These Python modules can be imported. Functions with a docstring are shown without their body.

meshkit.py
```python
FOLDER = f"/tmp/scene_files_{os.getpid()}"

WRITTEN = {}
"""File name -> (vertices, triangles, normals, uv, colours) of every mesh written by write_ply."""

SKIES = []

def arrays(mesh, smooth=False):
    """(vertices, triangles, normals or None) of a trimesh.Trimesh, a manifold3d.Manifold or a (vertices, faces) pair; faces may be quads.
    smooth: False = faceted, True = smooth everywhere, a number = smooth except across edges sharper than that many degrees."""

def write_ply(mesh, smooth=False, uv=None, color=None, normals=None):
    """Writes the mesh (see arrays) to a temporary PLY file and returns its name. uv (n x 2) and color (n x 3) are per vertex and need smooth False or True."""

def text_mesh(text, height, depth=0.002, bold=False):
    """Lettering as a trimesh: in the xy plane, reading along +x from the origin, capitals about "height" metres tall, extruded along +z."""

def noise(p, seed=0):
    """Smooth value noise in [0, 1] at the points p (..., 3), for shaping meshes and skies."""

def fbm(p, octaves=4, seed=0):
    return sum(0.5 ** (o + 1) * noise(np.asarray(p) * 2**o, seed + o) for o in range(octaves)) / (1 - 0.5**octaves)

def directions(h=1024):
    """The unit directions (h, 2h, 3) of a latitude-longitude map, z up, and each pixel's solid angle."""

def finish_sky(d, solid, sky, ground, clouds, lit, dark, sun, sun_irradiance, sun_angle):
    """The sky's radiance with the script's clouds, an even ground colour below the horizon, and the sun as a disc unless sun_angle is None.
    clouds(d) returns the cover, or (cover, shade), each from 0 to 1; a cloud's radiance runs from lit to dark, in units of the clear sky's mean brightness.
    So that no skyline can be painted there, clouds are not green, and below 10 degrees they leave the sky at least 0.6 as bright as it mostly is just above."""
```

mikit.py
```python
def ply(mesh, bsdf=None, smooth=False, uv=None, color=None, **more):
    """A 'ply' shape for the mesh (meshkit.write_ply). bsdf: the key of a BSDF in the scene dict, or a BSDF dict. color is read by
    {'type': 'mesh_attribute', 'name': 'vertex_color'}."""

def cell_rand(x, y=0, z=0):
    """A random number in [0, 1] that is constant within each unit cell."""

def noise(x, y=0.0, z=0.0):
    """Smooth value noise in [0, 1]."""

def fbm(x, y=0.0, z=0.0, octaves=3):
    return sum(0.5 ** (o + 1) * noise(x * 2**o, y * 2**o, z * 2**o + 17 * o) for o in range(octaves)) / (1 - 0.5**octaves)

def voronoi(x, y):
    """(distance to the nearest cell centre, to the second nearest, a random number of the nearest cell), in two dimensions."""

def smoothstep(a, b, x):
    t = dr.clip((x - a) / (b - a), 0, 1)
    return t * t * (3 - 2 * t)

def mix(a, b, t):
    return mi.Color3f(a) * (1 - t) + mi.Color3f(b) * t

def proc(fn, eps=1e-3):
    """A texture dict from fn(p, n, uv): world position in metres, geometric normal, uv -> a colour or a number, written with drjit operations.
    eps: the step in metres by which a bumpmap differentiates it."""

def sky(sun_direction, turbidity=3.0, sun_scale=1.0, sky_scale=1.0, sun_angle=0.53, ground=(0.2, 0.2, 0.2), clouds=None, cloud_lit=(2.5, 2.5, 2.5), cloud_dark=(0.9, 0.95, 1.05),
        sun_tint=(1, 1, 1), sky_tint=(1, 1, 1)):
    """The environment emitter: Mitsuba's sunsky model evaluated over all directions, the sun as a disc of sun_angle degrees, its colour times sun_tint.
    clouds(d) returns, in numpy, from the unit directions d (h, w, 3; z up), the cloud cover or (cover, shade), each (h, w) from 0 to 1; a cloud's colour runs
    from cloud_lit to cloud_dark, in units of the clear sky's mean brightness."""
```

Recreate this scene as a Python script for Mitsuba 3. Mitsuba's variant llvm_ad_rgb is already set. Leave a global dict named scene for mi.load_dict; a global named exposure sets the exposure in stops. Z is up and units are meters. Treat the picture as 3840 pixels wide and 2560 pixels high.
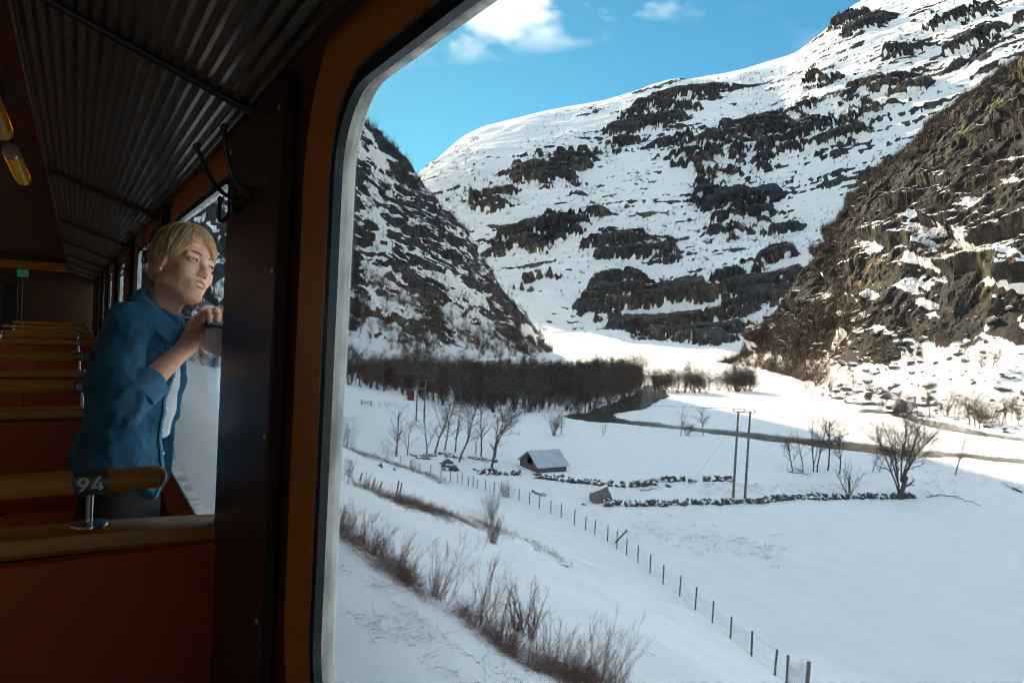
import math, numpy as np, trimesh, mitsuba as mi, drjit as dr, mikit, meshkit, manifold3d
from shapely.geometry import box as sbox, Polygon, LineString, Point
from scipy.interpolate import PchipInterpolator
from scipy.ndimage import gaussian_filter, map_coordinates
T = mi.ScalarTransform4f
scene, labels = {}, {}

# ------------------------------------------------------------------ camera, sky, exposure
FWD, RIGHT, UP = (0.54005519, 0.84122242, -0.02617695), (0.84109765, -0.53834707, 0.05231802), (-0.02991881, 0.05027199, 0.99828733)
scene['camera'] = {'type': 'perspective', 'fov': 73.74, 'fov_axis': 'x', 'near_clip': 0.02, 'far_clip': 6000.0,
                   'to_world': T().look_at(origin=[0, 0, 0], target=list(FWD), up=list(UP))}
SUN_AZ, SUN_EL = math.radians(1.0), math.radians(29.0)
SUN = (math.sin(SUN_AZ) * math.cos(SUN_EL), math.cos(SUN_AZ) * math.cos(SUN_EL), math.sin(SUN_EL))
def clouds(d):  # cover outside the view is raised to add neutral fill on shaded snow
    cover = np.clip((meshkit.fbm(d * np.array([1.3, 1.3, 1.95]) + 11, 2, 2409) - .44) / .10, 0, 1)
    puff = meshkit.fbm(d * np.array([9, 9, 14.0]), 7, 70) * .72 + .28 * meshkit.fbm(d * np.array([30, 30, 44.0]), 5, 71)
    return cover * np.clip((puff - .47) / .12, 0, 1), np.clip((puff - .55) / .3, 0, 1) * .6
scene['sky'] = mikit.sky(SUN, turbidity=2.5, sun_scale=1.0, sky_scale=1.0, clouds=clouds, cloud_lit=(5.2, 5.4, 5.2), cloud_dark=(3.0, 3.1, 3.1), ground=(0.6, 0.6, 0.62), sun_tint=(0.98, 1.0, 1.06), sky_tint=(0.24, 0.59, 0.65))
labels['sky'] = {'kind': 'structure'}
exposure = 2.85

# ------------------------------------------------------------------ helpers
def num(key):
    if key not in scene and key not in labels: return key
    i = 1
    while f'{key}_{i:03d}' in scene or f'{key}_{i:03d}' in labels: i += 1
    return f'{key}_{i:03d}'
def thing(key, label, cat, group=None):
    k = num(key); labels[k] = {'label': label, 'category': cat}
    if group: labels[k]['group'] = group
    return k
def part(parent, key, shape, label=None, kind=None):
    base = parent + '__' + key; k, i = base, 0
    while k in scene:
        i += 1; k = f'{base}_{i:03d}'
    scene[k] = shape
    d = {}
    if label: d['label'] = label
    if kind: d['kind'] = kind
    if d: labels[k] = d
    return k
def structure(key, shape, kind='structure'):
    k = num(key); scene[k] = shape; labels[k] = {'kind': kind}; return k
def rgb(*c): return {'type': 'rgb', 'value': list(c)}
def two(b): return {'type': 'twosided', 'bsdf': b}
def mat(key, col, rough=0.6, **kw):
    base = mikit.proc(col) if callable(col) else rgb(*col)
    scene[key] = two({'type': 'principled', 'base_color': base, 'roughness': rough, **kw}); return key
def bumpy(key, col, rough, bump, scale, eps=1e-3, **kw):
    base = mikit.proc(col) if callable(col) else rgb(*col)
    scene[key] = two({'type': 'bumpmap', 'arbitrary': mikit.proc(bump, eps), 'scale': scale, 'bsdf': {'type': 'principled', 'base_color': base, 'roughness': rough, **kw}}); return key
def cat(ms): return trimesh.util.concatenate([m for m in ms if m is not None])
def bx(x0, x1, y0, y1, z0, z1, c=0.0):
    if c <= 0:
        m = trimesh.creation.box((x1 - x0, y1 - y0, z1 - z0)); m.apply_translation(((x0 + x1) / 2, (y0 + y1) / 2, (z0 + z1) / 2)); return m
    p = []
    h = np.array([x1 - x0, y1 - y0, z1 - z0]) / 2
    for s in np.ndindex(2, 2, 2):
        s = np.array(s) * 2 - 1
        for a in range(3):
            q = s * (h - c); q[a] = s[a] * h[a]; p.append(q)
    m = trimesh.convex.convex_hull(np.array(p)); m.apply_translation(((x0 + x1) / 2, (y0 + y1) / 2, (z0 + z1) / 2)); return m
def tube(pts, rad, sides=6, caps=True):
    p = np.asarray(pts, float); n = len(p)
    r = np.broadcast_to(np.asarray(rad, float), (n,))
    t = np.gradient(p, axis=0); t /= np.linalg.norm(t, axis=1, keepdims=True) + 1e-12
    ref = np.array([0, 0, 1.0]) if abs(t[:, 2]).max() < 0.95 else np.array([1.0, 0, 0]) if abs(t[:, 0]).max() < 0.95 else np.array([0.3, 0.9, 0.2])
    a = np.cross(t, ref); a /= np.linalg.norm(a, axis=1, keepdims=True) + 1e-12
    b = np.cross(t, a); ang = np.arange(sides) * 2 * np.pi / sides
    v = p[:, None] + r[:, None, None] * (np.cos(ang)[None, :, None] * a[:, None] + np.sin(ang)[None, :, None] * b[:, None])
    i, j = np.meshgrid(np.arange(n - 1), np.arange(sides), indexing='ij')
    q = np.stack([i * sides + j, i * sides + (j + 1) % sides, (i + 1) * sides + (j + 1) % sides, (i + 1) * sides + j], -1).reshape(-1, 4)
    f = np.vstack([q[:, [0, 2, 1]], q[:, [0, 3, 2]]]); v = v.reshape(-1, 3)
    if caps:
        v = np.vstack([v, p[0], p[-1]]); j = np.arange(sides); o = (n - 1) * sides
        f = np.vstack([f, np.stack([j, (j + 1) % sides, j * 0 + n * sides], 1), np.stack([o + (j + 1) % sides, o + j, j * 0 + n * sides + 1], 1)])
    return trimesh.Trimesh(v, f, process=False)
def ex(poly, depth):
    """extrude a (y, z) polygon along +x from 0 to depth"""
    gs = getattr(poly, 'geoms', [poly])
    m = cat([trimesh.creation.extrude_polygon(g, depth, engine='earcut') for g in gs])
    v = np.array(m.vertices); m.vertices = np.stack([v[:, 2], v[:, 0], v[:, 1]], 1); return m
def grid_mesh(P):
    n, m = P.shape[:2]
    i, j = np.meshgrid(np.arange(n - 1), np.arange(m - 1), indexing='ij'); a = (i * m + j).ravel()
    return trimesh.Trimesh(P.reshape(-1, 3), np.vstack([np.stack([a, a + m, a + m + 1], 1), np.stack([a, a + m + 1, a + 1], 1)]), process=False)
def fbm(p, o=4, s=0): return meshkit.fbm(np.asarray(p, float), o, s)
def sm(a, b, x):
    t = np.clip((x - a) / (b - a), 0, 1); return t * t * (3 - 2 * t)

# ------------------------------------------------------------------ terrain: valley floor, river, mountains
PROF = PchipInterpolator([-300, -30, -6, -4, 1.7, 5, 14.4, 26, 36, 46, 60, 1500], [10, 0, -1.9, -2.3, -2.35, -3.9, -8.6, -14.6, -17.4, -18.0, -18.0, -18.0])
RIVER = Polygon([(199.9, 202.8), (198.4, 197.6), (158.4, 156.7), (146.9, 144.6), (141.9, 137.8), (130.3, 129.9), (121.5, 123.9), (114.1, 117.4), (108.8, 114.3), (101.3, 111.9), (96.4, 110.1), (93.6, 105.5),
    (93.5, 101.4), (97.0, 98.3), (98.5, 93.4), (101.2, 89.8), (104.5, 86.8), (105.8, 85.1), (108.3, 81.7), (111.3, 76.3), (114.4, 73.5), (117.3, 69.6), (120.3, 66.4), (121.2, 62.6), (123.4, 59.8), (125.5, 56.9),
    (129.0, 54.8), (129.8, 52.4), (132.8, 48.4), (150, 18), (160, -40), (154, -42), (145, 16), (129.4, 47.1), (126.9, 50.3), (125.5, 53.3), (121.5, 55.1), (114.6, 57.3), (112.5, 60.0), (109.8, 64.5), (107.5, 67.3),
    (106.4, 72.2), (102.8, 75.6), (101.5, 80.3), (98.9, 84.9), (97.4, 89.3), (92.8, 94.0), (90.6, 98.2), (85.3, 102.5), (85.8, 103.2), (82.9, 107.0), (84.5, 109.9), (88.1, 111.8), (93.4, 112.5), (94.7, 114.1),
    (100.4, 118.8), (108.2, 123.8), (118.8, 131.5), (128.1, 138.1), (137.8, 145.6), (147.7, 154.1), (158.1, 163.9), (163.4, 165.4)])
CREEK = Polygon([(179.5, 103.5), (186.6, 98.7), (183.6, 92.5), (175.1, 84.0), (173.4, 77.8), (169.4, 73.5), (166.3, 68.6), (165.0, 63.6), (165.4, 60.6), (165.8, 55.6), (163, 20), (158, 20), (160.6, 53.8), (160.5, 58.7),
    (159.6, 63.6), (159.6, 68.0), (160.7, 73.2), (161.3, 77.2), (169.4, 85.2), (176.8, 94.9), (169.8, 98.5)])
def sdist(poly, x, y, res=0.8):
    """signed distance (inside negative) sampled on a raster, looked up at x, y"""
    import shapely
    x0, y0, x1, y1 = poly.bounds; pad = 8
    gx, gy = np.arange(x0 - pad, x1 + pad, res), np.arange(y0 - pad, y1 + pad, res)
    X, Y = np.meshgrid(gx, gy, indexing='ij')
    pts = shapely.points(X.ravel(), Y.ravel()); d = shapely.distance(poly.exterior, pts)
    d = np.where(shapely.contains(poly, pts), -d, d).reshape(X.shape)
    return np.where((x > x0 - pad) & (x < x1 + pad) & (y > y0 - pad) & (y < y1 + pad),
                    map_coordinates(d, [(x - x0 + pad) / res, (y - y0 + pad) / res], order=1, mode='nearest'), 9.0)
def ground(x, y, fine=True):
    sc = np.ndim(x) == 0; x, y = np.atleast_1d(np.asarray(x, float)), np.atleast_1d(np.asarray(y, float))
    z = PROF(x)
    P = np.stack([x, y, x * 0], -1)
    slope = sm(1.5, 4, x) * sm(44, 26, x)
    z = z + .30 * (fbm(P / np.array([7, 12, 1]), 3, 13) - .5) * sm(36, 48, x) * sm(150, 120, x) + slope * 0.5 * (fbm(P / 9.0, 3, 3) - 0.5) * 2 + 0.25 * (fbm(P / 22, 3, 4) - 0.5) * sm(20, 50, x)
    z = z + 3.2 * np.exp(-((x - 42) / 14) ** 2 - ((y - 140) / 30) ** 2)
    if fine:
        z = z + (0.10 * (fbm(P / np.array([1.6, 1.0, 1]), 4, 8) - 0.5) + .16 * sm(.5, .7, fbm(P / np.array([3.5, 6, 1]), 3, 10)) * fbm(P / 1.5, 3, 11)) * sm(1.5, 3, x) * sm(90, 30, x)
        d = np.minimum(sdist(RIVER, x, y), sdist(CREEK, x, y) + 0.4) + 1.6 * (fbm(P / 2.2, 3, 14) - 0.5)
        z = z + (np.clip(z, -18.03, -17.9) - z) * sm(7, 3, d)
        bed = -19.1 + 0.85 * sm(.62, .8, fbm(P / np.array([2.0, 2.0, 1]), 3, 15))
        z = np.where(d < 3, np.minimum(z, z + (bed - z) * sm(.9, -.9, d)), z)
    return float(z[0]) if sc else z
def axis(lo, c, hi, d0, g):
    up = [c]
    while up[-1] < hi: up.append(up[-1] + d0 + g * (up[-1] - c))
    dn = [c]
    while dn[-1] > lo: dn.append(dn[-1] - d0 - g * (c - dn[-1]))
    return np.array(dn[::-1][:-1] + up)
gx = np.concatenate([np.linspace(-3.4, 0, 12)[:-1], axis(1.2, 1.2, 620, 0.10, 0.011)]); gy = axis(-160, 12, 760, 0.12, 0.009)
GX, GY = np.meshgrid(gx, gy, indexing='ij')
GZ = ground(GX, GY)

def snow_col(p, n, uv):
    f = mikit.fbm(p.x * 0.7, p.y * 0.7, p.z * 0.7, 2)
    return mi.Color3f(0.88, 0.86, 0.83) * (0.93 + 0.1 * f)
bumpy('snow', snow_col, 0.75, lambda p, n, uv: mikit.fbm(p.x * 2.2, p.y * 4, p.z * 3, 4), 0.06, 0.02, specular=0.2)
WATER_Z = -18.14
bumpy('river_water', (0.055, 0.048, 0.036), 0.12, lambda p, n, uv: mikit.fbm(p.x * 1.5, p.y * 1.5, 0, 3), 0.05, 0.02, specular=0.5)
w = RIVER.union(CREEK).buffer(3)
ms = []
for g_ in getattr(w, 'geoms', [w]):
    tv, tf = trimesh.creation.triangulate_polygon(g_.simplify(.3), engine='earcut')
    ms.append(trimesh.Trimesh(np.column_stack([tv, np.full(len(tv), WATER_Z)]), tf, process=False))
structure('river', mikit.ply(cat(ms), 'river_water'))
cx_, cy_ = np.meshgrid(-np.concatenate([np.linspace(3.4, 12, 30), np.linspace(13, 140, 50)]), np.linspace(-160, 180, 260), indexing='ij'); C = np.stack([cx_, cy_, ground(cx_, cy_, False)], -1)
structure('snowy_ground', mikit.ply(grid_mesh(np.stack([GX, GY, GZ], -1)), 'snow', smooth=True))

def ruled(base, ridge, nu, nv, prof, back=0.15):
    """points [nu, nv, 3] of a mountain face between a foot line and a skyline, with a strip of the far side behind it"""
    def curve(c):
        c = np.array(c, float); s = np.linspace(0, 1, len(c)); return PchipInterpolator(s, c)(np.linspace(0, 1, nu))
    B, Rg = curve(base), curve(ridge)
    v = np.linspace(0, 1 + back, nv)
    hz = prof(np.clip(v, 0, 1)); k = np.maximum(v - 1, 0)
    P = np.empty((nu, nv, 3))
    P[..., :2] = B[:, None, :2] + (Rg - B)[:, None, :2] * (v + 2 * k)[None, :, None]
    P[..., 2] = B[:, None, 2] + (Rg - B)[:, None, 2] * hz[None, :] - (Rg[:, 2] - B[:, 2])[:, None] * (k * 1.2 + k * k * 12)[None, :]
    return P, np.meshgrid(np.linspace(0, 1, nu), v, indexing='ij')
def step(c, k):
    c = c * k; f = np.floor(c); return (f + sm(.3, .7, c - f)) / k
def normals(P):
    du, dv = np.gradient(P, axis=0), np.gradient(P, axis=1)
    n = np.cross(du, dv); n /= np.linalg.norm(n, axis=-1, keepdims=True) + 1e-12
    return n * np.sign(n[..., 2:].mean() + 1e-9)
def blobs(u, v, L):
    m = np.zeros_like(u)
    for cu, cv, ru, rv, s in L: m = m + s * np.exp(-(((u - cu) / ru) ** 2 + ((v - cv) / rv) ** 2) ** 1.5)
    return m

def rock_col(dark, brown, ochre, veg, k=1.0):
    def fn(p, n, uv):
        a = mikit.fbm(p.x * 0.045 * k, p.y * 0.045 * k, p.z * 0.045 * k, 3)
        b = mikit.fbm(p.x * 0.45 * k, p.y * 0.45 * k, p.z * 0.12 * k, 4)
        c = mikit.noise(p.x * 1.1 * k + 4 * a, p.y * 1.1 * k, p.z * 0.22 * k)
        rock = mikit.mix(mikit.mix(dark, brown, mikit.smoothstep(0.40, 0.60, a)), ochre, mikit.smoothstep(0.50, 0.66, b) * mikit.smoothstep(0.46, 0.60, a)) * (0.45 + 1.1 * b)
        rock = mikit.mix(rock, veg, mikit.smoothstep(0.2, 0.8, uv.y + 0.9 * (b - 0.5)) * 0.9)
        rock = rock * (0.35 + 0.65 * mikit.smoothstep(0.02, 0.16, dr.abs(c - 0.5)))
        kk = mikit.smoothstep(0.42, 0.58, uv.x + 0.7 * (b - 0.5))
        return mikit.mix((0.88, 0.86, 0.83), rock, kk)
    return fn
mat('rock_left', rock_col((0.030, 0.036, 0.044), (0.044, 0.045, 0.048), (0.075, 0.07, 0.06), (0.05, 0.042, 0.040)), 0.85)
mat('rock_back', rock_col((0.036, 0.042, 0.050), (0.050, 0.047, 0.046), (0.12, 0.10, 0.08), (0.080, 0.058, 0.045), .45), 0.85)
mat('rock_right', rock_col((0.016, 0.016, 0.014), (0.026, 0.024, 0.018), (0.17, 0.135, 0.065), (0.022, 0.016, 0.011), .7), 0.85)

cz = C[..., 2] + sm(4, 9, -C[..., 0]) * (3.0 * (step(fbm(C / 5, 4, 71), 6) - .4)); C = np.dstack([C[..., :2], cz])
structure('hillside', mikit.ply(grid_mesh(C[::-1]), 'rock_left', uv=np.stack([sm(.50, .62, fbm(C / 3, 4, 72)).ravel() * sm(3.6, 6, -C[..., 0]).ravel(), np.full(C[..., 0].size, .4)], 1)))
# --- left spur (in shade)
LB = [(-15, 120, -10), (25, 190, -18), (60, 245, -18.5), (97, 275, -18.5), (143, 288, -18.5), (170, 295, -18.5), (212, 318, -18.5), (266, 367, -18.5), (300, 420, -18.5)]
LR = [(-260, 330, 300), (-120, 420, 320), (20, 450, 300), (118, 440, 200), (149, 419, 127), (179, 399, 91), (208, 379, 51), (241, 357, 1), (285, 400, -18)]
P, (u, v) = ruled(LB, LR, 520, 300, PchipInterpolator([0, .12, .5, 1], [0, .09, .5, 1]))
N = normals(P)
along = P @ np.array([0.85, 0.5, 0.0]); hz = P[..., 2]
warp = 1.4 * fbm(P / 40, 4, 3)
S = np.stack([along / 15, P[..., 0] / 120, (hz + .42 * along) / 5.5], -1) + warp[..., None]
strata = fbm(S, 6, 1); mott = fbm(P / 7, 5, 2); gul = fbm(np.stack([(along - .25 * hz) / 16, along * 0, hz / 60], -1) + warp[..., None] * .4, 4, 6)
crag = step(fbm(P * np.array([1, 1, .3]) / 10, 4, 12), 8)
disp = 13 * (fbm(P / 34, 4, 9) - .5) * sm(0, .1, v) + sm(.03, .1, v) * sm(1.03, .95, v) * (7 * (crag - .5) + 5 * (strata - .5) + 1.6 * (mott - .5))
P = P + N * disp[..., None]
N2 = normals(P); steep = np.degrees(np.arccos(np.clip(np.abs(N2[..., 2]), 0, 1)))
cover = sm(-.01, .24, 1.5 * (strata - .5) + 1.3 * (mott - .5) + 1.5 * (gul - .52) + .012 * (steep - 42)) * sm(.0, .09, v - .05 * (gul - .3))
veg = sm(.45, .7, fbm(P / 14, 3, 5))
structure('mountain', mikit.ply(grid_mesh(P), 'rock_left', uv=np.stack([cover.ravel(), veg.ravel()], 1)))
LATER = [(P, sm(.30, .16, v) * (v < 1.0) * (.15 + sm(.42, .6, fbm(P / 16, 3, 22))), 2600, 8.0, .022, 'bare_twigs', 'foot_thicket'),
         (P, (cover * .6 + .4) * sm(0, .1, v) * (v < 1.0) * (.25 + sm(.4, .6, fbm(P / 20, 3, 21))), 17000, 5.0, .022, 'bare_twigs', 'mountain_scrub'),
         (P, sm(.90, .97, v) * (v < 1.01), 2200, 7.0, .02, 'bare_twigs', 'ridge_scrub')]
# --- back mountain
BB = [(120, 560, -19), (200, 500, -19), (270, 440, -19), (330, 400, -19), (380, 345, -19), (440, 270, -19), (520, 150, -19)]
BR = [(330, 1090, 130), (461, 1019, 236), (533, 975, 307), (597, 934, 332), (715, 860, 371), (773, 824, 396), (878, 757, 423), (960, 682, 453), (972, 639, 483), (978, 600, 507), (969, 523, 515), (922, 374, 486)]
P, (u, v) = ruled(BB, BR, 760, 440, PchipInterpolator([0, .15, .35, .6, .85, 1], [0, .06, .24, .62, .90, 1.0]), 0.1)
N = normals(P)
along = P @ np.array([0.841, -0.538, 0.0]); hz = P[..., 2]
S = np.stack([along / 62, P[..., 1] / 300, (hz - 0.17 * along) / 6.5], -1)
strata = fbm(S + 1.1 * fbm(P / 70, 4, 32)[..., None], 6, 31) + .45 * (fbm(np.stack([along / 26, P[..., 1] / 60, (hz - 0.16 * along) / 2.6], -1), 4, 43) - .5)
mott = fbm(P / 16, 5, 34)
CL = [(0.474, 0.708, 0.078, 0.036, -0.005, 0.059, 0.9, 1.0), (0.615, 0.562, 0.12, -0.01, -0.009, 0.055, 1.0, 0.0), (0.562, 0.496, 0.016, -0.003, -0.008, 0.058, 1.0, 0.0), (0.613, 0.439, 0.058, 0.001, -0.012, 0.057, 0.85, 0.0),
      (0.701, 0.386, 0.047, 0.001, -0.006, 0.023, 0.8, 0.0), (0.278, 0.505, 0.085, -0.004, -0.003, 0.039, 0.8, 0.0), (0.341, 0.399, 0.08, 0.028, -0.003, 0.029, 0.9, 0.0), (0.473, 0.353, 0.075, -0.001, -0.004, 0.026, 0.9, 0.0),
      (0.466, 0.232, 0.054, 0.019, -0.013, 0.072, 0.75, 0.0), (0.602, 0.187, 0.086, 0.021, -0.025, 0.089, 1.2, 1.0), (0.724, 0.252, 0.038, 0.013, -0.016, 0.075, 1.0, 1.0), (0.736, 0.634, 0.052, -0.029, -0.003, 0.019, 0.8, 0.0),
      (0.805, 0.783, 0.063, -0.053, -0.004, 0.054, 0.9, 0.0), (0.941, 0.688, 0.034, -0.016, 0.001, 0.019, 0.7, 0.0), (0.889, 0.628, 0.024, 0.0, 0.0, 0.015, 0.7, 0.0), (0.914, 0.552, 0.032, 0.0, 0.0, 0.011, 0.8, 0.0),
      (0.781, 0.512, 0.07, -0.007, -0.004, 0.029, 0.75, 0.0), (0.335, 0.557, 0.043, 0.002, -0.004, 0.059, 0.6, 0.0), (0.339, 0.288, 0.035, 0.001, -0.002, 0.018, 0.7, 0.0), (0.959, 0.609, 0.026, 0.017, 0.001, 0.019, 0.6, 0.0),
      (0.404, 0.612, 0.067, 0.014, -0.006, 0.033, 0.5, 1.0), (0.846, 0.546, 0.082, -0.004, -0.002, 0.039, 0.45, 0.0)]
bias, brown = np.zeros_like(u), np.zeros_like(u)
uw, vw = u + 0.025 * (fbm(P / 45, 3, 41) - .5) * 2, v + 0.03 * (fbm(P / 45, 3, 42) - .5) * 2
for cu, cv, ax, ay, bx_, by_, st, br in CL:
    det = ax * by_ - ay * bx_; du, dv = uw - cu, vw - cv
    q2 = ((du * by_ - dv * bx_) / det) ** 2 + ((dv * ax - du * ay) / det) ** 2
    g_ = st * np.exp(-q2 ** 1.6 * .8); bias = np.maximum(bias, g_) + .25 * np.minimum(bias, g_); brown = np.maximum(brown, g_ * br)
sb = sm(.05, .6, bias)
wall = bias * 0.25 - .10 + (1.25 + 1.7 * sb) * (strata - .5) + (.5 + .5 * sb) * (mott - .5) + .8 * (fbm(P / np.array([5, 5, 3]), 3, 48) - .5)
disp = 46 * (fbm(P / 150, 4, 31) - 0.5) * sm(0.02, .2, v) * sm(1.08, .8, v) + 11 * sm(.0, .5, bias) * (sm(.1, .45, wall) + .35 * (step(fbm(P * np.array([1, 1, .4]) / 16, 4, 44), 7) - .5)) * sm(1, .93, v) + 7 * (strata - .5) * sm(.06, .25, v) * sm(.98, .8, v) + 1.2 * (fbm(P / 9, 3, 37) - .5) * sm(.05, .2, v)
P = P + N * disp[..., None]
N2 = normals(P); steep = np.degrees(np.arccos(np.clip(np.abs(N2[..., 2]), 0, 1)))
specks = sm(.60, .70, fbm(P / np.array([6, 6, 3.5]), 3, 39)) * sm(.48, .6, fbm(P / 50, 3, 40)) * .75 * sm(.93, .8, v)
cover = np.clip(sm(.16, .30, wall + 0.008 * (steep - 44)) * sm(.02, .12, v + .06 * (mott - .5)) + specks * sm(.05, .2, v), 0, 1) * sm(1.0, .90, v + .1 * (mott - .5))
LATER.append((P, (sm(.42, .6, fbm(P / 50, 3, 46)) + .4 * sm(.1, .5, bias)) * sm(.95, .8, v) * sm(.08, .2, v), 7000, 4.5, .05, 'bare_twigs', 'mountain_scrub'))
structure('mountain', mikit.ply(grid_mesh(P), 'rock_back', uv=np.stack([cover.ravel(), .55 * brown.ravel()], 1)))
# --- right mountain
RB = [(345, 300, -19), (330, 262, -18.5), (251, 169, -18.5), (185, 110, -18.5), (174, 87, -18.5), (166, 61, -18.5), (165, 20, -18.5), (150, -60, -18.5)]
RR = [(355, 280, -15), (360, 239, 45), (393, 240, 80), (410, 239, 98), (415, 206, 126), (406, 160, 148), (400, 90, 200), (380, -60, 230)]
P, (u, v) = ruled(RB, RR, 520, 420, PchipInterpolator([0, .25, .33, .7, 1], [0, .13, .26, .75, 1.0]))
N = normals(P)
crag = step(fbm(P * np.array([1, 1, .38]) / 14, 5, 52), 7) + .35 * step(fbm(P * np.array([1, 1, .5]) / 4, 3, 56), 6)
shelf = (P[..., 2] - .30 * P[..., 1] + .1 * P[..., 0]) / 19 + 2.2 * fbm(P / 40, 4, 53); fr = shelf % 1
face = sm(.24, .33, v)
disp = 22 * (fbm(P / 60, 4, 51) - .5) * sm(0.02, .2, v) + face * (10 * (crag - .65) + 6 * (np.where(fr < .22, fr / .22, (1 - fr) / .78) - .5) * sm(.4, .55, fbm(P / 30, 3, 50))) * sm(1.03, .96, v) + 1.2 * (fbm(P / 4, 3, 55) - .5) * sm(0, .1, v)
P = P + N * disp[..., None]
N2 = normals(P); steep = np.degrees(np.arccos(np.clip(np.abs(N2[..., 2]), 0, 1)))
cover = sm(.3, .5, sm(20, 46, steep) + 2.6 * (fbm(np.stack([P[..., 1] / 14, P[..., 0] / 14, (P[..., 2] - .3 * P[..., 1]) / 4.5], -1), 5, 58) - .47) + 1.6 * (fbm(P / 45, 3, 60) - .47) + .5 * sm(.45, .9, v) - .5 * sm(.7, .3, v)) * sm(.17, .27, v + .20 * (fbm(P / 18, 4, 57) - .5))
cover = np.maximum(cover, sm(.9, 1.0, v))
veg = np.maximum(sm(.42, .62, fbm(P / 26, 4, 59)) * .9, sm(.86, .97, v))
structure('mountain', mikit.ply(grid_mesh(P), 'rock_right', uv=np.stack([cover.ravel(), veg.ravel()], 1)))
LATER.append((P, (veg + .15) * sm(.2, .3, v) * (v < 1.0) * (.3 + sm(.4, .6, fbm(P / 20, 3, 61))), 11000, 5.5, .022, 'warm_twigs', 'mountain_scrub'))
LATER.append((P, sm(.74, .95, v) * (v < 1.02), 6000, 6.5, .022, 'bare_twigs', 'ridge_scrub'))
LATER.append((P, sm(.55, .2, u) * sm(.02, .06, v) * sm(.55, .3, v) * sm(.42, .25, u), 2600, 6.5, .02, 'warm_twigs', 'slope_thicket'))
RIGHTM = P

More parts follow.
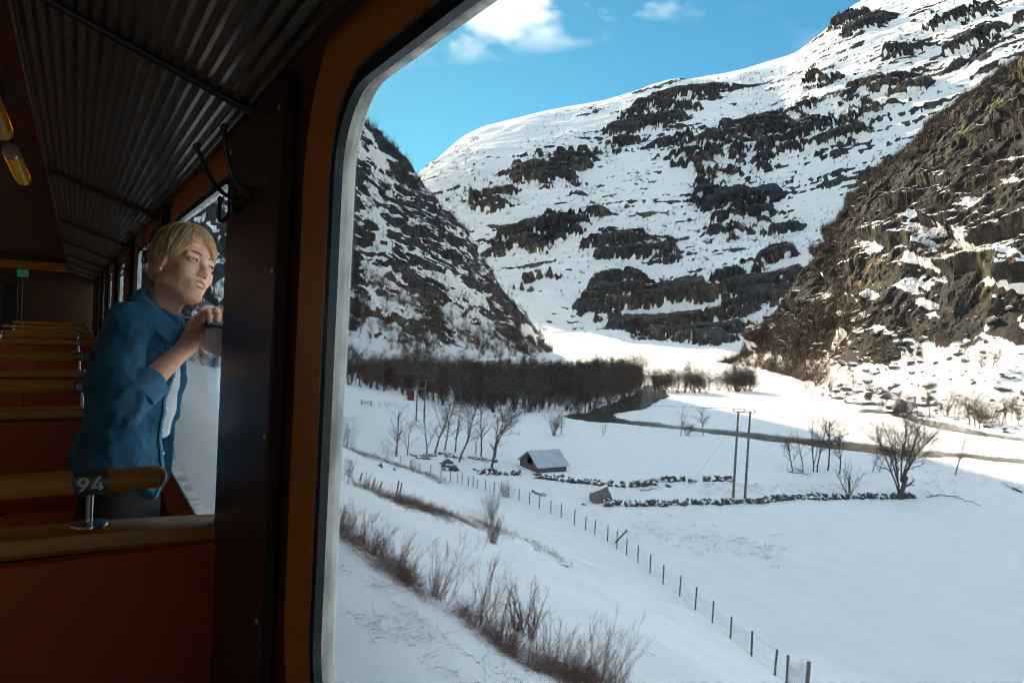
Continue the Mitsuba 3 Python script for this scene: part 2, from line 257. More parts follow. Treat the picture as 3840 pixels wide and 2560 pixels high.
# ------------------------------------------------------------------ far vegetation
mat('bare_twigs', (0.050, 0.036, 0.031), 0.9)
mat('warm_twigs', (0.065, 0.040, 0.026), 0.9)
def twig_bushes(bases, heights, per, width, spread, rng, trunk=0.0, low=0.0):
    """bare bushes: per base a fan of thin tapering twigs (one long triangle each)"""
    n = len(bases); b = np.repeat(bases, per, 0); h = np.repeat(heights, per)
    k = rng.random(n * per)
    start = b + np.column_stack([rng.normal(0, .05, (n * per, 2)) * h[:, None], (low + trunk * k) * h])
    ang = rng.random(n * per) * 2 * np.pi; sp = spread * np.sqrt(rng.random(n * per)) * h
    top = start * 0; top[:, 0] = b[:, 0] + np.cos(ang) * sp; top[:, 1] = b[:, 1] + np.sin(ang) * sp
    top[:, 2] = np.maximum(start[:, 2] + .15 * h, b[:, 2] + h * (1.04 - .62 * (sp / (spread * h)) ** 1.3) * (.55 + .45 * rng.random(n * per)))
    d = top - start; side = np.cross(d, rng.normal(size=d.shape)); side *= (width * h / 2 / (np.linalg.norm(side, axis=1) + 1e-9))[:, None]
    v = np.stack([start - side, start + side, top], 1).reshape(-1, 3)
    return trimesh.Trimesh(v, np.arange(len(v)).reshape(-1, 3), process=False)
def scatter(P, dens, n, rng, zoff=-.2):
    q = dens.ravel() * np.linalg.norm(np.cross(np.gradient(P, axis=0), np.gradient(P, axis=1)), axis=-1).ravel(); q = q / q.sum()
    return P.reshape(-1, 3)[rng.choice(len(q), n, p=q)] + np.array([0, 0, zoff]) + rng.normal(0, .5, (n, 3)) * np.array([1, 1, 0])
rng = np.random.default_rng(5)
for P, dens, n, h, wd, m_, nm in LATER:
    b_ = scatter(P, dens, n, rng)
    structure(nm, mikit.ply(twig_bushes(b_, h * (.5 + rng.random(n) ** 2), 13, wd, .36, rng), m_), 'stuff')
FOREST = Polygon([(70.0, 212.0), (60.0, 174.0), (65.0, 138.0), (66.0, 121.0), (75.0, 113.0), (83.0, 116.0), (87.0, 106.0), (125.0, 136.0), (147.0, 151.0), (168.0, 171.0), (194.0, 205.0), (167.0, 219.0), (135.0, 217.0), (90.0, 214.0)])
x0, y0, x1, y1 = FOREST.bounds; pts = []
while len(pts) < 1500:
    q = rng.uniform([x0, y0], [x1, y1])
    d_ = FOREST.exterior.distance(Point(q))
    if FOREST.contains(Point(q)) and rng.random() < .12 + d_ / 9: pts.append(q)
pts = np.array(pts); b_ = np.column_stack([pts, ground(pts[:, 0], pts[:, 1], False) - .2])
hh = 8.6 * (.45 + .65 * rng.random(len(b_)) ** .8) * (.25 + 1.4 * fbm(b_ / 12, 3, 90)); hh[rng.random(len(b_)) < .12] *= 1.3
structure('forest', mikit.ply(cat([twig_bushes(b_, hh, 46, .016, .26, rng, trunk=.6), twig_bushes(b_, hh * .8, 3, .03, .05, rng)]), 'bare_twigs'), 'stuff')

# ------------------------------------------------------------------ things on the valley floor
TREES = [(33.71, 77.08, -16.96, 5.24, 0.04, 'dead', 'tall dead tree with broken stubs, left of the group'), (33.34, 76.87, -16.9, 3.55, 0.12, 'dead', 'shorter dead stem touching the tall dead tree'), (35.45, 78.12, -17.19, 3.9, 0.67, 'fork', 'small crooked forked tree second from left'), (38.99, 79.85, -17.59, 5.68, -0.7, 'fork', 'slender V shaped tree with upright stems'), (40.43, 80.49, -17.72, 6.74, 1.49, 'lean', 'tall dark leaning tree with spread limbs, left middle'), (43.51, 83.6, -17.91, 5.5, 1.48, 'lean', 'thin sapling leaning right behind stone heap'), (44.22, 81.77, -17.94, 5.84, 0.0, 'dead', 'knotty dead trunk in the middle of the group'), (41.48, 75.63, -17.84, 7.43, 1.06, 'crown', 'tall tree with pale fine twigs rising from stone heap'), (46.1, 79.65, -17.98, 3.07, 0.24, 'fork', 'short forked sapling right of the middle'), (46.28, 78.35, -17.98, 6.78, 0.32, 'dead', 'straight dark trunk before the far forest'), (43.96, 71.68, -17.96, 7.31, 1.84, 'big', 'big curved tree with wide twiggy crown by the barn'), (47.09, 75.99, -17.97, 3.46, 0.39, 'fork', 'thin forked tree hidden behind the curved tree'), (75.8, 111.76, -18.05, 3.77, -0.12, 'crown', 'lone slim tree standing before the far forest edge'), (66.85, 89.91, -18.03, 3.52, 0.0, 'bush', 'spreading low bush tree on the snowfield before the river'), (68.87, 90.65, -18.04, 3.19, 0.4, 'dead', 'stem standing beside the spreading bush tree'), (75.11, 87.49, -17.99, 2.01, 0.2, 'fork', 'tiny forked sapling near the river edge'), (89.54, 83.48, -18.08, 4.69, 0.52, 'fork', 'slim forked tree on the near river bank'), (91.38, 83.68, -18.09, 2.47, 1.15, 'bush', 'small bush at the foot of the slim bank tree'), (94.24, 82.58, -18.03, 3.9, 0.11, 'crown', 'round crowned young tree on the near river bank'), (82.8, 56.6, -18.06, 4.35, -0.32, 'crown', 'leftmost twiggy tree of the row right of poles'), (84.59, 56.37, -18.06, 4.67, 0.49, 'dead', 'leaning bare pole tree second in the right row'), (85.74, 55.52, -18.04, 6.97, -0.49, 'fork', 'tallest forked tree of the right row'), (85.9, 55.09, -18.04, 6.92, 0.49, 'crown', 'slim twiggy tree beside the tallest forked one'), (88.55, 55.21, -18.02, 6.8, 0.74, 'lean', 'tree leaning right in the right row'), (88.04, 53.22, -18.05, 5.84, 0.4, 'crown', 'last bushy tree of the right row'), (94.25, 52.16, -18.04, 4.42, 0.42, 'dead', 'thin stem left behind the wide tree'), (94.9, 51.51, -18.03, 2.99, 0.25, 'dead', 'short stem close behind the wide tree'), (81.74, 41.81, -18.07, 9.71, -0.35, 'multi', 'large wide spreading tree with many stems at right'), (76.93, 45.12, -18.07, 3.66, -0.56, 'stub', 'broken dark stump with sprouts by the wall'), (105.45, 46.64, -18.12, 5.58, 0.59, 'dead', 'lone slender tree at far right of the field')]
POSTS = [(30.97, 69.94, -16.35, 0.79), (31.61, 68.55, -16.57, 0.79), (32.26, 67.51, -16.79, 1.04), (33.24, 66.83, -17.05, 1.3), (34.0, 65.87, -17.22, 1.16), (34.78, 65.01, -17.35, 1.22), (35.04, 63.86, -17.38, 1.02), (35.09, 62.99, -17.37, 1.26), (35.6, 62.49, -17.43, 0.97), (35.89, 61.99, -17.46, 1.22), (36.0, 61.34, -17.49, 0.87), (36.44, 60.47, -17.53, 1.18), (37.06, 59.65, -17.58, 1.17), (37.45, 58.85, -17.61, 1.28), (37.49, 57.55, -17.61, 1.2), (37.67, 55.87, -17.61, 1.24), (37.93, 54.4, -17.62, 1.28), (38.01, 52.83, -17.6, 1.35), (38.17, 51.14, -17.6, 1.26), (38.28, 49.69, -17.62, 1.33), (37.92, 47.26, -17.56, 1.38), (37.92, 45.68, -17.58, 1.18), (37.68, 44.13, -17.55, 1.34), (37.53, 42.31, -17.52, 1.29), (36.87, 40.4, -17.45, 1.41), (36.22, 38.58, -17.36, 1.32), (35.63, 36.67, -17.29, 1.43), (34.88, 34.63, -17.21, 1.39), (34.07, 32.57, -17.07, 1.31), (33.34, 30.38, -16.97, 1.34), (32.52, 28.32, -16.89, 1.46), (31.41, 26.05, -16.61, 1.3), (29.55, 23.26, -15.97, 1.2), (24.82, 18.4, -13.7, 1.12), (23.15, 16.08, -13.02, 1.02), (21.24, 14.25, -12.13, 1.15), (14.23, 9.04, -8.3, 0.76)]
SHORT_POSTS = [(8.03, 21.34, -5.4, 0.12), (8.3, 20.9, -5.57, 0.18), (8.59, 21.0, -5.72, 0.17), (9.44, 21.57, -6.09, 0.38), (9.73, 21.96, -6.2, 0.31)]
POLES = [(61.77, 49.41, -17.97, 9.66), (62.85, 48.69, -17.96, 9.72), (49.36, 105.74, -17.45, 7.05), (50.88, 105.83, -17.51, 7.11)]
WALL_A = [(46.02, 52.62, -18.0), (46.83, 52.05, -18.01), (48.7, 51.39, -18.07), (50.77, 50.92, -18.05), (52.63, 50.0, -18.04), (54.91, 49.44, -18.05), (57.04, 48.7, -18.05), (59.59, 47.77, -18.0), (61.17, 47.19, -17.96), (63.17, 46.75, -17.97), (66.17, 46.66, -17.98), (69.1, 46.17, -17.95), (71.82, 45.0, -17.98), (74.51, 44.52, -18.05), (76.77, 43.86, -18.07), (79.46, 42.72, -18.08), (81.74, 41.81, -18.07), (83.98, 41.4, -18.04)]
WALLS_B = [[(36.53, 70.24, -17.38), (38.34, 69.8, -17.59)], [(40.3, 68.98, -17.77), (42.2, 68.05, -17.9), (44.97, 66.89, -17.96)], [(45.91, 65.25, -17.96), (47.75, 63.28, -17.95), (49.55, 61.11, -17.95), (50.91, 59.54, -17.92)], [(50.89, 60.16, -17.92), (51.84, 58.55, -17.9), (53.39, 57.47, -17.92)], [(53.68, 57.4, -17.93), (55.75, 57.44, -17.96), (58.1, 57.72, -18.01)], [(59.22, 58.25, -18.04), (60.96, 58.02, -18.05), (63.21, 57.83, -18.08)], [(65.53, 56.71, -18.06), (67.5, 56.01, -18.02), (68.97, 55.41, -18.01)]]
HEAP = [(36.3, 78.39, -17.3), (37.43, 77.26, -17.45), (40.89, 80.55, -17.75), (41.94, 79.82, -17.84), (42.34, 77.89, -17.88), (44.24, 78.45, -17.95), (45.07, 76.73, -17.98), (45.92, 75.71, -17.99), (46.17, 74.02, -17.98)]
BARN = [(47.95, 67.21, -17.97), (47.28, 70.96, -17.96), (50.99, 65.13, -17.97)]
BOULDERS = [(46.65, 53.88, -17.98), (46.24, 52.27, -18.0), (41.84, 58.11, -17.84), (38.7, 73.86, -17.6), (32.13, 62.69, -16.87), (27.64, 63.76, -15.41), (36.49, 78.45, -17.32), (17.98, 43.95, -10.38), (63.45, 56.91, -18.08), (58.75, 56.24, -18.03), (24.74, 31.59, -14.1), (43.93, 53.47, -17.94)]
SHED = [61.58, 135.26, -17.67, 1.72, 0.05]
BENCH = [(44.15, 117.81, -16.22), (46.05, 118.58, -16.3)]
SIGN = [54.81, 136.63, -16.66, 1.46, -0.0]
HEDGE = [(2.71, 7.71, -2.59), (2.73, 7.41, -2.6), (2.78, 7.15, -2.62), (2.85, 6.98, -2.66), (2.9, 6.72, -2.68), (2.93, 6.44, -2.71), (2.97, 6.23, -2.74), (3.05, 6.1, -2.79), (3.14, 5.97, -2.84), (3.23, 5.83, -2.9), (3.32, 5.73, -2.96), (3.39, 5.55, -3.01), (3.42, 5.34, -3.04), (3.51, 5.24, -3.09), (3.59, 5.12, -3.15), (3.72, 5.01, -3.23), (3.97, 5.03, -3.36), (4.49, 5.3, -3.65), (5.01, 5.47, -3.91)]
SHRUBS = [(26.31, 42.62, -14.48, 2.2), (11.97, 19.23, -7.37, 1.09), (24.44, 69.43, -13.97, 3.39), (29.5, 70.13, -15.95, 2.68), (30.75, 66.19, -16.4, 1.63), (7.56, 21.12, -5.18, 0.72), (11.95, 22.81, -7.28, 0.68), (23.81, 33.18, -13.67, 0.7), (25.66, 33.82, -14.42, 0.58), (4.37, 6.26, -3.54, 0.66), (7.61, 19.64, -5.26, 0.54), (2.76, 7.92, -2.61, 0.46), (37.13, 57.6, -17.58, 1.91)]
WEEDS = [[(8.27, 19.8, -5.61), (9.26, 20.56, -6.09), (10.14, 21.12, -6.48), (11.37, 22.06, -7.03)], [(11.37, 22.06, -7.03), (12.59, 23.02, -7.59), (13.58, 23.02, -8.08)], [(13.58, 23.02, -8.08), (23.93, 37.19, -13.6), (26.03, 37.45, -14.5), (25.31, 32.5, -14.32)], [(24.64, 69.23, -14.07), (26.95, 69.66, -15.05), (29.25, 69.86, -15.88), (32.74, 66.79, -16.94), (32.96, 63.21, -17.05)], [(6.93, 19.04, -4.92), (7.86, 19.79, -5.4), (8.16, 19.34, -5.57)]]
BRANCHES = [[(85.64, 40.73, -18.03), (88.62, 40.55, -18.05), (89.32, 38.88, -18.07), (88.43, 35.96, -18.1)], [(53.72, 55.49, -17.96), (55.1, 55.6, -17.98), (56.95, 55.59, -18.0)], [(81.74, 56.58, -18.05), (82.39, 55.23, -18.06), (82.38, 53.81, -18.07)], [(84.32, 57.29, -18.07), (83.08, 54.98, -18.06)], [(73.29, 47.61, -18.06), (71.24, 44.63, -17.97)], [(103.22, 38.71, -18.1), (101.43, 36.71, -18.09)]]
BANK_TREES = [(191.1, 115.4, -18.3, 6.3), (193.2, 104.4, -17.5, 4.7), (181.7, 91.8, -18.5, 4.6), (180.9, 89.4, -18.4, 6.4), (180.7, 86.5, -18.3, 6.9), (182.8, 85.0, -17.8, 4.2), (182.8, 83.7, -17.7, 6.1), (179.5, 79.3, -18.0, 5.4), (168.9, 71.1, -18.3, 7.3), (170.3, 70.8, -18.3, 6.2), (175.6, 71.8, -18.2, 5.2), (177.3, 71.5, -17.8, 6.0), (178.2, 69.6, -17.6, 5.1), (181.9, 69.2, -16.7, 5.5), (183.1, 68.4, -16.3, 4.9), (188.9, 124.4, -18.3, 3.6), (193.1, 130.0, -18.3, 4.5), (200.7, 124.4, -18.3, 2.0), (197.0, 126.4, -18.3, 2.2), (171.2, 73.1, -18.3, 6.5), (179.4, 69.4, -17.2, 5.4), (184.6, 100.6, -18.5, 3.5), (179.7, 92.6, -18.3, 4.3), (179.1, 66.8, -17.2, 4.8), (176.3, 69.2, -18.0, 4.3), (179.2, 76.7, -17.8, 5.9), (178.5, 74.1, -17.8, 5.8), (184.0, 82.5, -17.2, 5.0), (184.6, 89.4, -17.8, 5.5), (192.2, 100.1, -17.0, 4.6), (199.0, 111.6, -16.5, 4.9), (217.0, 128.1, -15.5, 5.5), (221.2, 133.8, -14.4, 5.3), (231.2, 143.4, -13.6, 5.6), (226.0, 142.6, -16.9, 5.1), (245.0, 158.8, -17.0, 5.6), (262.5, 172.7, -16.7, 6.0), (236.6, 132.4, -6.4, 5.8), (237.2, 130.1, -5.6, 5.8), (235.8, 133.4, -7.0, 4.2), (238.8, 111.1, -1.3, 4.7), (241.1, 113.2, 0.8, 5.5), (211.9, 88.6, -5.6, 4.0), (212.2, 86.2, -5.6, 4.9), (214.3, 86.1, -4.9, 4.6), (223.7, 98.5, -3.6, 3.6)]
TALUS = [(183.6, 95.6, -16.8), (237.4, 122.5, -9.0), (192.2, 109.0, -15.5)]
GRASS = [(47.4, 49.1), (50.5, 37.9), (43.5, 44.8), (47.1, 40.7), (44.1, 33.9), (46.5, 41.8), (47.4, 41.9), (49.6, 38.3), (45.3, 42.8), (49.0, 38.4), (40.2, 43.1), (45.9, 43.1), (49.4, 35.6), (47.1, 40.9), (41.2, 43.6), (47.3, 42.9), (46.9, 37.4), (44.1, 43.1), (50.0, 47.0), (50.5, 39.2), (49.3, 36.5), (49.2, 38.9), (46.2, 40.9), (47.9, 34.7), (49.6, 36.4), (47.1, 40.7), (47.7, 37.4), (50.5, 36.7), (47.1, 39.2), (46.8, 38.1), (46.7, 46.3), (50.7, 38.9), (54.2, 38.6), (48.8, 35.8), (54.8, 38.4), (48.9, 36.8), (40.6, 42.5), (42.6, 44.0), (42.3, 41.1), (44.1, 44.7), (44.3, 38.0), (49.7, 34.6), (43.8, 42.7), (50.1, 39.2), (46.3, 36.6), (48.7, 40.1), (48.0, 38.2), (49.5, 41.4), (46.9, 40.2), (45.6, 39.3), (49.8, 37.8), (42.9, 45.7), (45.5, 44.5), (46.1, 41.5), (50.1, 35.8), (43.3, 39.6), (50.2, 43.5), (48.3, 40.6), (51.4, 43.0), (49.0, 34.4), (50.7, 39.0), (49.6, 36.9), (43.7, 37.6), (43.6, 41.5), (42.7, 39.6), (45.5, 37.5), (46.7, 41.0), (46.4, 36.2), (44.4, 44.1), (45.3, 40.5), (46.9, 43.4), (46.8, 33.0), (44.6, 44.8), (47.7, 43.9), (45.9, 38.6), (43.0, 43.6), (48.2, 38.3), (51.6, 35.5), (47.1, 39.6), (43.6, 45.7), (44.5, 44.1), (51.4, 36.3), (41.2, 44.1), (43.6, 38.7), (43.3, 41.7), (45.9, 41.0), (47.0, 36.7), (45.5, 41.3), (47.3, 40.6), (45.8, 38.9), (43.2, 37.9), (44.2, 36.7), (42.9, 46.1), (48.1, 36.5), (46.8, 39.0), (47.6, 34.5), (45.7, 38.3), (50.0, 39.8), (50.4, 40.1), (47.7, 36.0), (41.7, 44.2), (49.6, 36.2), (48.6, 39.1), (44.5, 40.6), (42.1, 43.6), (48.3, 35.0), (44.9, 45.4), (51.3, 36.9), (44.8, 42.5), (48.6, 38.8), (47.1, 40.6), (49.1, 38.1), (47.8, 35.6), (49.6, 43.9), (45.1, 42.7), (43.5, 42.4), (46.8, 46.6), (50.6, 36.3), (45.5, 46.1), (45.0, 40.0), (75.1, 49.1), (72.0, 48.9), (66.9, 51.0), (70.7, 49.2), (71.5, 51.1), (67.0, 49.4), (66.5, 54.2), (60.0, 52.4), (81.4, 48.1), (67.7, 53.4), (72.3, 49.9), (78.2, 49.5), (77.7, 48.0), (74.4, 47.2), (78.1, 47.7), (72.1, 49.6), (64.7, 52.7), (76.0, 46.0), (61.0, 53.1), (69.2, 53.3), (62.4, 51.8), (78.9, 47.2), (68.2, 51.3), (75.1, 47.3), (63.9, 54.7), (77.4, 48.0), (71.8, 48.4), (71.6, 48.7), (72.8, 51.4), (62.3, 50.7), (60.7, 53.1), (79.2, 48.9), (62.7, 54.0), (67.5, 51.9), (66.8, 49.3), (61.4, 51.4), (60.2, 51.9), (66.2, 50.8), (61.7, 54.1), (73.0, 48.8), (78.3, 49.8), (68.0, 50.8), (60.4, 52.4), (70.2, 52.2), (64.6, 51.8), (63.5, 54.7), (68.1, 52.9), (74.2, 48.6), (76.8, 46.9), (67.5, 52.7), (64.8, 54.2), (71.0, 48.9), (67.5, 52.6), (73.4, 46.7), (65.0, 55.2), (75.3, 48.8), (68.3, 50.5), (77.9, 50.5), (76.3, 45.6), (69.0, 51.3), (65.8, 51.8), (64.8, 52.4), (78.0, 47.7), (78.5, 49.5), (80.0, 49.4), (64.1, 51.6), (68.8, 53.5), (61.5, 52.2), (63.9, 55.7), (77.1, 46.3), (69.7, 52.7), (75.6, 46.9), (73.4, 49.3), (68.3, 48.5), (73.2, 52.1), (62.2, 53.0), (74.0, 48.4), (76.2, 49.7), (69.3, 52.4), (69.3, 52.4), (78.9, 49.6), (64.0, 51.7), (69.4, 51.9), (77.0, 45.7), (67.0, 53.9), (69.8, 50.3), (67.1, 51.2), (71.9, 48.1), (65.0, 51.7), (64.5, 55.4), (64.2, 55.2), (76.4, 49.1), (70.5, 50.8), (67.4, 54.5), (62.9, 51.3), (67.8, 52.0), (64.9, 51.2), (74.8, 49.6), (71.1, 50.9), (71.2, 49.7), (69.6, 48.5), (81.8, 49.2), (70.7, 53.3), (66.5, 50.2), (73.3, 49.0), (61.4, 52.1), (73.6, 50.6), (78.6, 50.4), (63.3, 51.5), (64.0, 55.2), (69.3, 49.7), (74.7, 51.9), (65.2, 51.3), (69.2, 52.9), (62.5, 54.9), (81.4, 49.3), (69.2, 48.6), (75.4, 50.0), (75.4, 51.1), (71.7, 51.5), (75.3, 46.5), (76.0, 49.2), (73.2, 46.7), (67.9, 51.4), (66.2, 54.5), (77.2, 50.8), (74.5, 51.4), (72.1, 48.4), (79.4, 47.9), (68.9, 51.7), (72.6, 48.0), (64.3, 53.9), (63.6, 54.7), (72.3, 47.3), (82.3, 48.9), (66.7, 49.8), (71.3, 51.1), (73.6, 47.2), (63.9, 52.9), (65.6, 54.3), (72.3, 51.4), (76.9, 48.9), (64.0, 52.2), (68.3, 54.0), (81.9, 48.3), (63.8, 53.1), (60.1, 52.7), (65.0, 55.4), (79.1, 47.2), (76.1, 46.0), (126.9, 50.6), (124.1, 50.7), (94.5, 45.4), (100.7, 44.8), (103.2, 43.3), (100.7, 41.0), (100.9, 42.9), (112.4, 43.6), (111.3, 47.0), (120.1, 49.0), (104.9, 45.1), (113.6, 50.7), (96.6, 45.3), (107.2, 40.9), (110.1, 44.1), (94.4, 44.8), (104.6, 44.5), (98.1, 45.8), (94.2, 43.6), (112.0, 44.8), (119.2, 48.5), (120.8, 51.2), (111.3, 50.0), (106.1, 49.1), (114.7, 54.6), (96.1, 42.4), (115.0, 45.8), (114.4, 52.5), (104.4, 45.2), (115.7, 44.9), (107.4, 41.3), (119.7, 46.2), (118.0, 50.5), (123.7, 51.3), (117.9, 50.4), (117.6, 50.1), (103.4, 49.9), (107.3, 46.3), (103.6, 48.4), (117.3, 52.5), (104.0, 45.1), (101.4, 45.2), (128.4, 50.5), (110.3, 50.4), (111.2, 45.9), (122.4, 51.0), (114.8, 51.5), (108.8, 43.1), (98.0, 43.6), (116.3, 54.3), (103.5, 45.2), (116.4, 43.7), (101.5, 47.2), (95.1, 45.6), (117.1, 52.1), (96.8, 44.8), (125.1, 47.6), (108.4, 40.0), (118.8, 52.7), (105.4, 48.9), (112.8, 51.7), (97.5, 43.7), (93.4, 44.5), (103.0, 44.1), (99.5, 41.9), (110.5, 50.9), (109.3, 46.2), (111.6, 49.5), (102.9, 48.5), (105.8, 40.9), (97.5, 42.1), (122.1, 45.6), (96.2, 44.9), (112.7, 42.3), (117.6, 43.9), (121.6, 51.3), (97.9, 42.8), (112.3, 52.9), (102.2, 48.9), (110.2, 45.4), (110.9, 42.4), (109.0, 44.5), (121.2, 51.4), (99.9, 47.0), (106.9, 48.8), (109.3, 44.4), (111.2, 50.4), (100.1, 46.5), (123.4, 49.3), (114.9, 51.8), (116.6, 48.0), (122.0, 46.8), (108.3, 44.1), (110.8, 41.6), (114.2, 43.0), (105.7, 51.0), (117.5, 46.7), (122.7, 49.9), (114.8, 46.7), (129.5, 48.7), (101.1, 44.3), (108.6, 47.3), (117.5, 52.1), (98.2, 43.5), (118.9, 46.9), (105.0, 42.4), (127.2, 49.9), (94.5, 43.6), (99.7, 44.6), (102.7, 41.9), (93.7, 44.2), (122.9, 47.1), (127.2, 51.0), (117.6, 45.2), (106.1, 42.0), (94.0, 45.0), (111.9, 52.6), (115.2, 49.4), (120.3, 49.0), (105.1, 43.0)]
FOREST_EDGE = [(61.3, 174.4), (62.8, 153.8), (66.1, 141.2), (65.5, 129.0), (67.6, 123.1), (71.7, 117.8), (76.2, 115.0), (85.3, 118.6), (90.1, 114.3), (90.9, 110.8), (105.7, 121.1), (126.2, 137.7), (144.1, 148.9)]
mat('gasket', (0.012, 0.012, 0.012), 0.3)
mat('bark', lambda p, n, uv: mikit.mix((0.050, 0.038, 0.032), (0.13, 0.10, 0.085), mikit.fbm(p.x * 6, p.y * 6, p.z * 3, 2)), 0.9)
mat('fine_twigs', (0.055, 0.040, 0.034), 0.9)
mat('red_twigs', (0.115, 0.060, 0.046), 0.85)
mat('grey_wood', lambda p, n, uv: mikit.mix((0.07, 0.055, 0.045), (0.17, 0.14, 0.12), mikit.fbm(p.x * 25, p.y * 25, p.z * 2, 3)), 0.85)
mat('pole_wood', lambda p, n, uv: mikit.mix((0.10, 0.085, 0.075), (0.20, 0.17, 0.155), mikit.fbm(p.x * 20, p.y * 20, p.z * 1.5, 3)), 0.8)
def snowtop(dark, light, lo, hi):
    def fn(p, n, uv):
        f = mikit.fbm(p.x * 2.3, p.y * 2.3, p.z * 2.3, 3)
        return mikit.mix(mikit.mix(dark, light, f), (0.88, 0.86, 0.83), mikit.smoothstep(lo, hi, n.z + 0.5 * (f - 0.5)))
    return fn
mat('snowy_stone', snowtop((0.035, 0.032, 0.036), (0.12, 0.11, 0.11), .55, .85), 0.85)
mat('grey_stone', snowtop((0.10, 0.085, 0.08), (0.26, 0.23, 0.21), .62, .9), 0.85)
mat('steel', (0.35, 0.35, 0.36), 0.4, metallic=0.8)
mat('dry_grass', lambda p, n, uv: mikit.mix((0.12, 0.06, 0.035), (0.26, 0.17, 0.10), mikit.noise(p.x * 3, p.y * 3, p.z * 3)), 0.9)
mat('yellow_paint', (0.7, 0.5, 0.02), 0.5)
mat('red_paint', (0.13, 0.014, 0.014), 0.6)
mat('blue_paint', (0.01, 0.16, 0.45), 0.5)
mat('green_paint', (0.02, 0.09, 0.06), 0.6)
mat('white_paint', (0.75, 0.75, 0.75), 0.5)
mat('tin_roof', lambda p, n, uv: mikit.mix((0.34, 0.36, 0.40), (0.60, 0.62, 0.66), mikit.fbm(p.x * 1.3, p.y * 1.3, p.z * 1.3, 4)), 0.5)
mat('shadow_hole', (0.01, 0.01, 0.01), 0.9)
LAT = np.array([0.841, -0.538, 0.0])

def along_line(L, stepl):
    L = np.array(L); s = np.concatenate([[0], np.cumsum(np.linalg.norm(np.diff(L, axis=0), axis=1))])
    t = np.arange(0, s[-1], stepl); return np.stack([np.interp(t, s, L[:, k]) for k in range(3)], 1)
TW = .018
def grow(rng, p0, d, L, r, lvl, maxl, kids, woods, twigs, bend=.22, up=.12, tw=None):
    tw = tw or TW
    n = 6 if lvl < 2 else 4
    pts, dirs = [p0], [d]
    for i in range(n):
        d = d + rng.normal(0, bend, 3) / n ** .5 + np.array([0, 0, up / n * 2]); d = d / np.linalg.norm(d)
        pts.append(pts[-1] + d * L / n); dirs.append(d)
    pts = np.array(pts)
    if lvl >= maxl:
        side = np.cross(pts[-1] - pts[0], rng.normal(size=3)); side *= tw / 2 / (np.linalg.norm(side) + 1e-9)
        m = len(pts) // 2
        twigs.append(np.array([pts[0] - side, pts[0] + side, pts[m] + side * .6, pts[0] - side, pts[m] + side * .6, pts[m] - side * .6, pts[m] - side * .6, pts[m] + side * .6, pts[-1]]))
        return
    woods.append(tube(pts, np.linspace(r, r * .45, len(pts)) * .78, 6 if lvl == 0 else 4 if lvl == 1 else 3, False))
    for k in range(kids[lvl]):
        t = rng.uniform(.30 if lvl == 0 else .15, 1.0); i = min(int(t * n), n - 1); q = pts[i] + (pts[i + 1] - pts[i]) * (t * n - i)
        a = rng.normal(size=3); a -= dirs[i] * (a @ dirs[i]); a /= np.linalg.norm(a)
        nd = dirs[i] * rng.uniform(.5, 1.0) + a * rng.uniform(.5, 1.0); nd /= np.linalg.norm(nd)
        grow(rng, q, nd, L * rng.uniform(.32, .6) * (1.15 - .5 * t), max(r * (1 - .5 * t) * .55, .006), lvl + 1, maxl, kids, woods, twigs, bend * 1.2, up, tw)
def bare_tree(kind, h, lean, seed):
    rng = np.random.default_rng(seed); woods, twigs = [], []
    lv = LAT * lean; base = np.array([0, 0, -.25])
    def stem(off, top, r, kids, maxl, L=None):
        d = top - off; ln = np.linalg.norm(d)
        grow(rng, off, d / ln, ln, r, 0, maxl, kids, woods, twigs)
    up = np.array([0, 0, h + .2])
    if kind == 'dead':
        stem(base, lv + up, .016 * h + .03, [13, 4], 2)
    elif kind == 'fork':
        stem(base, lv + up, .014 * h + .03, [9, 5], 2)
        stem(base + [0.05, 0, .2 * h], -lv * .8 + LAT * .12 * h + up * .8, .010 * h + .02, [8, 4], 2)
    elif kind == 'lean':
        stem(base, lv + up, .018 * h + .04, [12, 5, 3], 3)
        stem(lv * .45 + up * .5, lv * .3 - LAT * .15 * h + up * .95, .010 * h, [7, 4], 2)
    elif kind == 'crown':
        stem(base, lv + up, .016 * h + .04, [15, 7, 6], 3)
    elif kind == 'big':
        stem(base, lv * .25 + up * .5, .028 * h, [3, 4, 5], 3)
        for k in range(5):
            stem(lv * .25 + up * (.38 + .03 * k), lv * (.4 + .3 * k) + LAT * rng.normal(0, .7) + np.array([.1, 1, 0]) * rng.normal(0, .7) + up * rng.uniform(.75, 1.0), .014 * h, [11, 8, 5], 3)
    elif kind == 'multi':
        stem(base, up * .3, .045 * h, [2, 3, 3], 3)
        for k in range(9):
            a = k / 9 * 2 * np.pi + rng.normal(0, .2); o = np.array([np.cos(a), np.sin(a), 0])
            stem(up * rng.uniform(.05, .25) + o * .1, o * h * rng.uniform(.18, .36) + up * rng.uniform(.72, 1.0), .013 * h, [11, 8, 6], 3)
    elif kind == 'bush':
        for k in range(9):
            a = rng.uniform(0, 6.28); o = np.array([np.cos(a), np.sin(a), 0])
            stem(base + o * .08, o * h * rng.uniform(.15, .5) + up * rng.uniform(.6, 1.0), .012 * h + .012, [8, 6, 4], 3)
    else:
        stem(base, up * .62 + lv * .3, .05 * h, [4, 3], 2)
        for k in range(7):
            o = LAT * rng.normal(0, .25) * h + np.array([.2, 1, 0]) * rng.normal(0, .15) * h; stem(base + o * .1, o + lv + up * rng.uniform(.6, 1.0), .016 * h, [6, 3], 2)
    tw = np.concatenate(twigs) if twigs else np.zeros((3, 3))
    return cat(woods), trimesh.Trimesh(tw, np.arange(len(tw)).reshape(-1, 3), process=False)
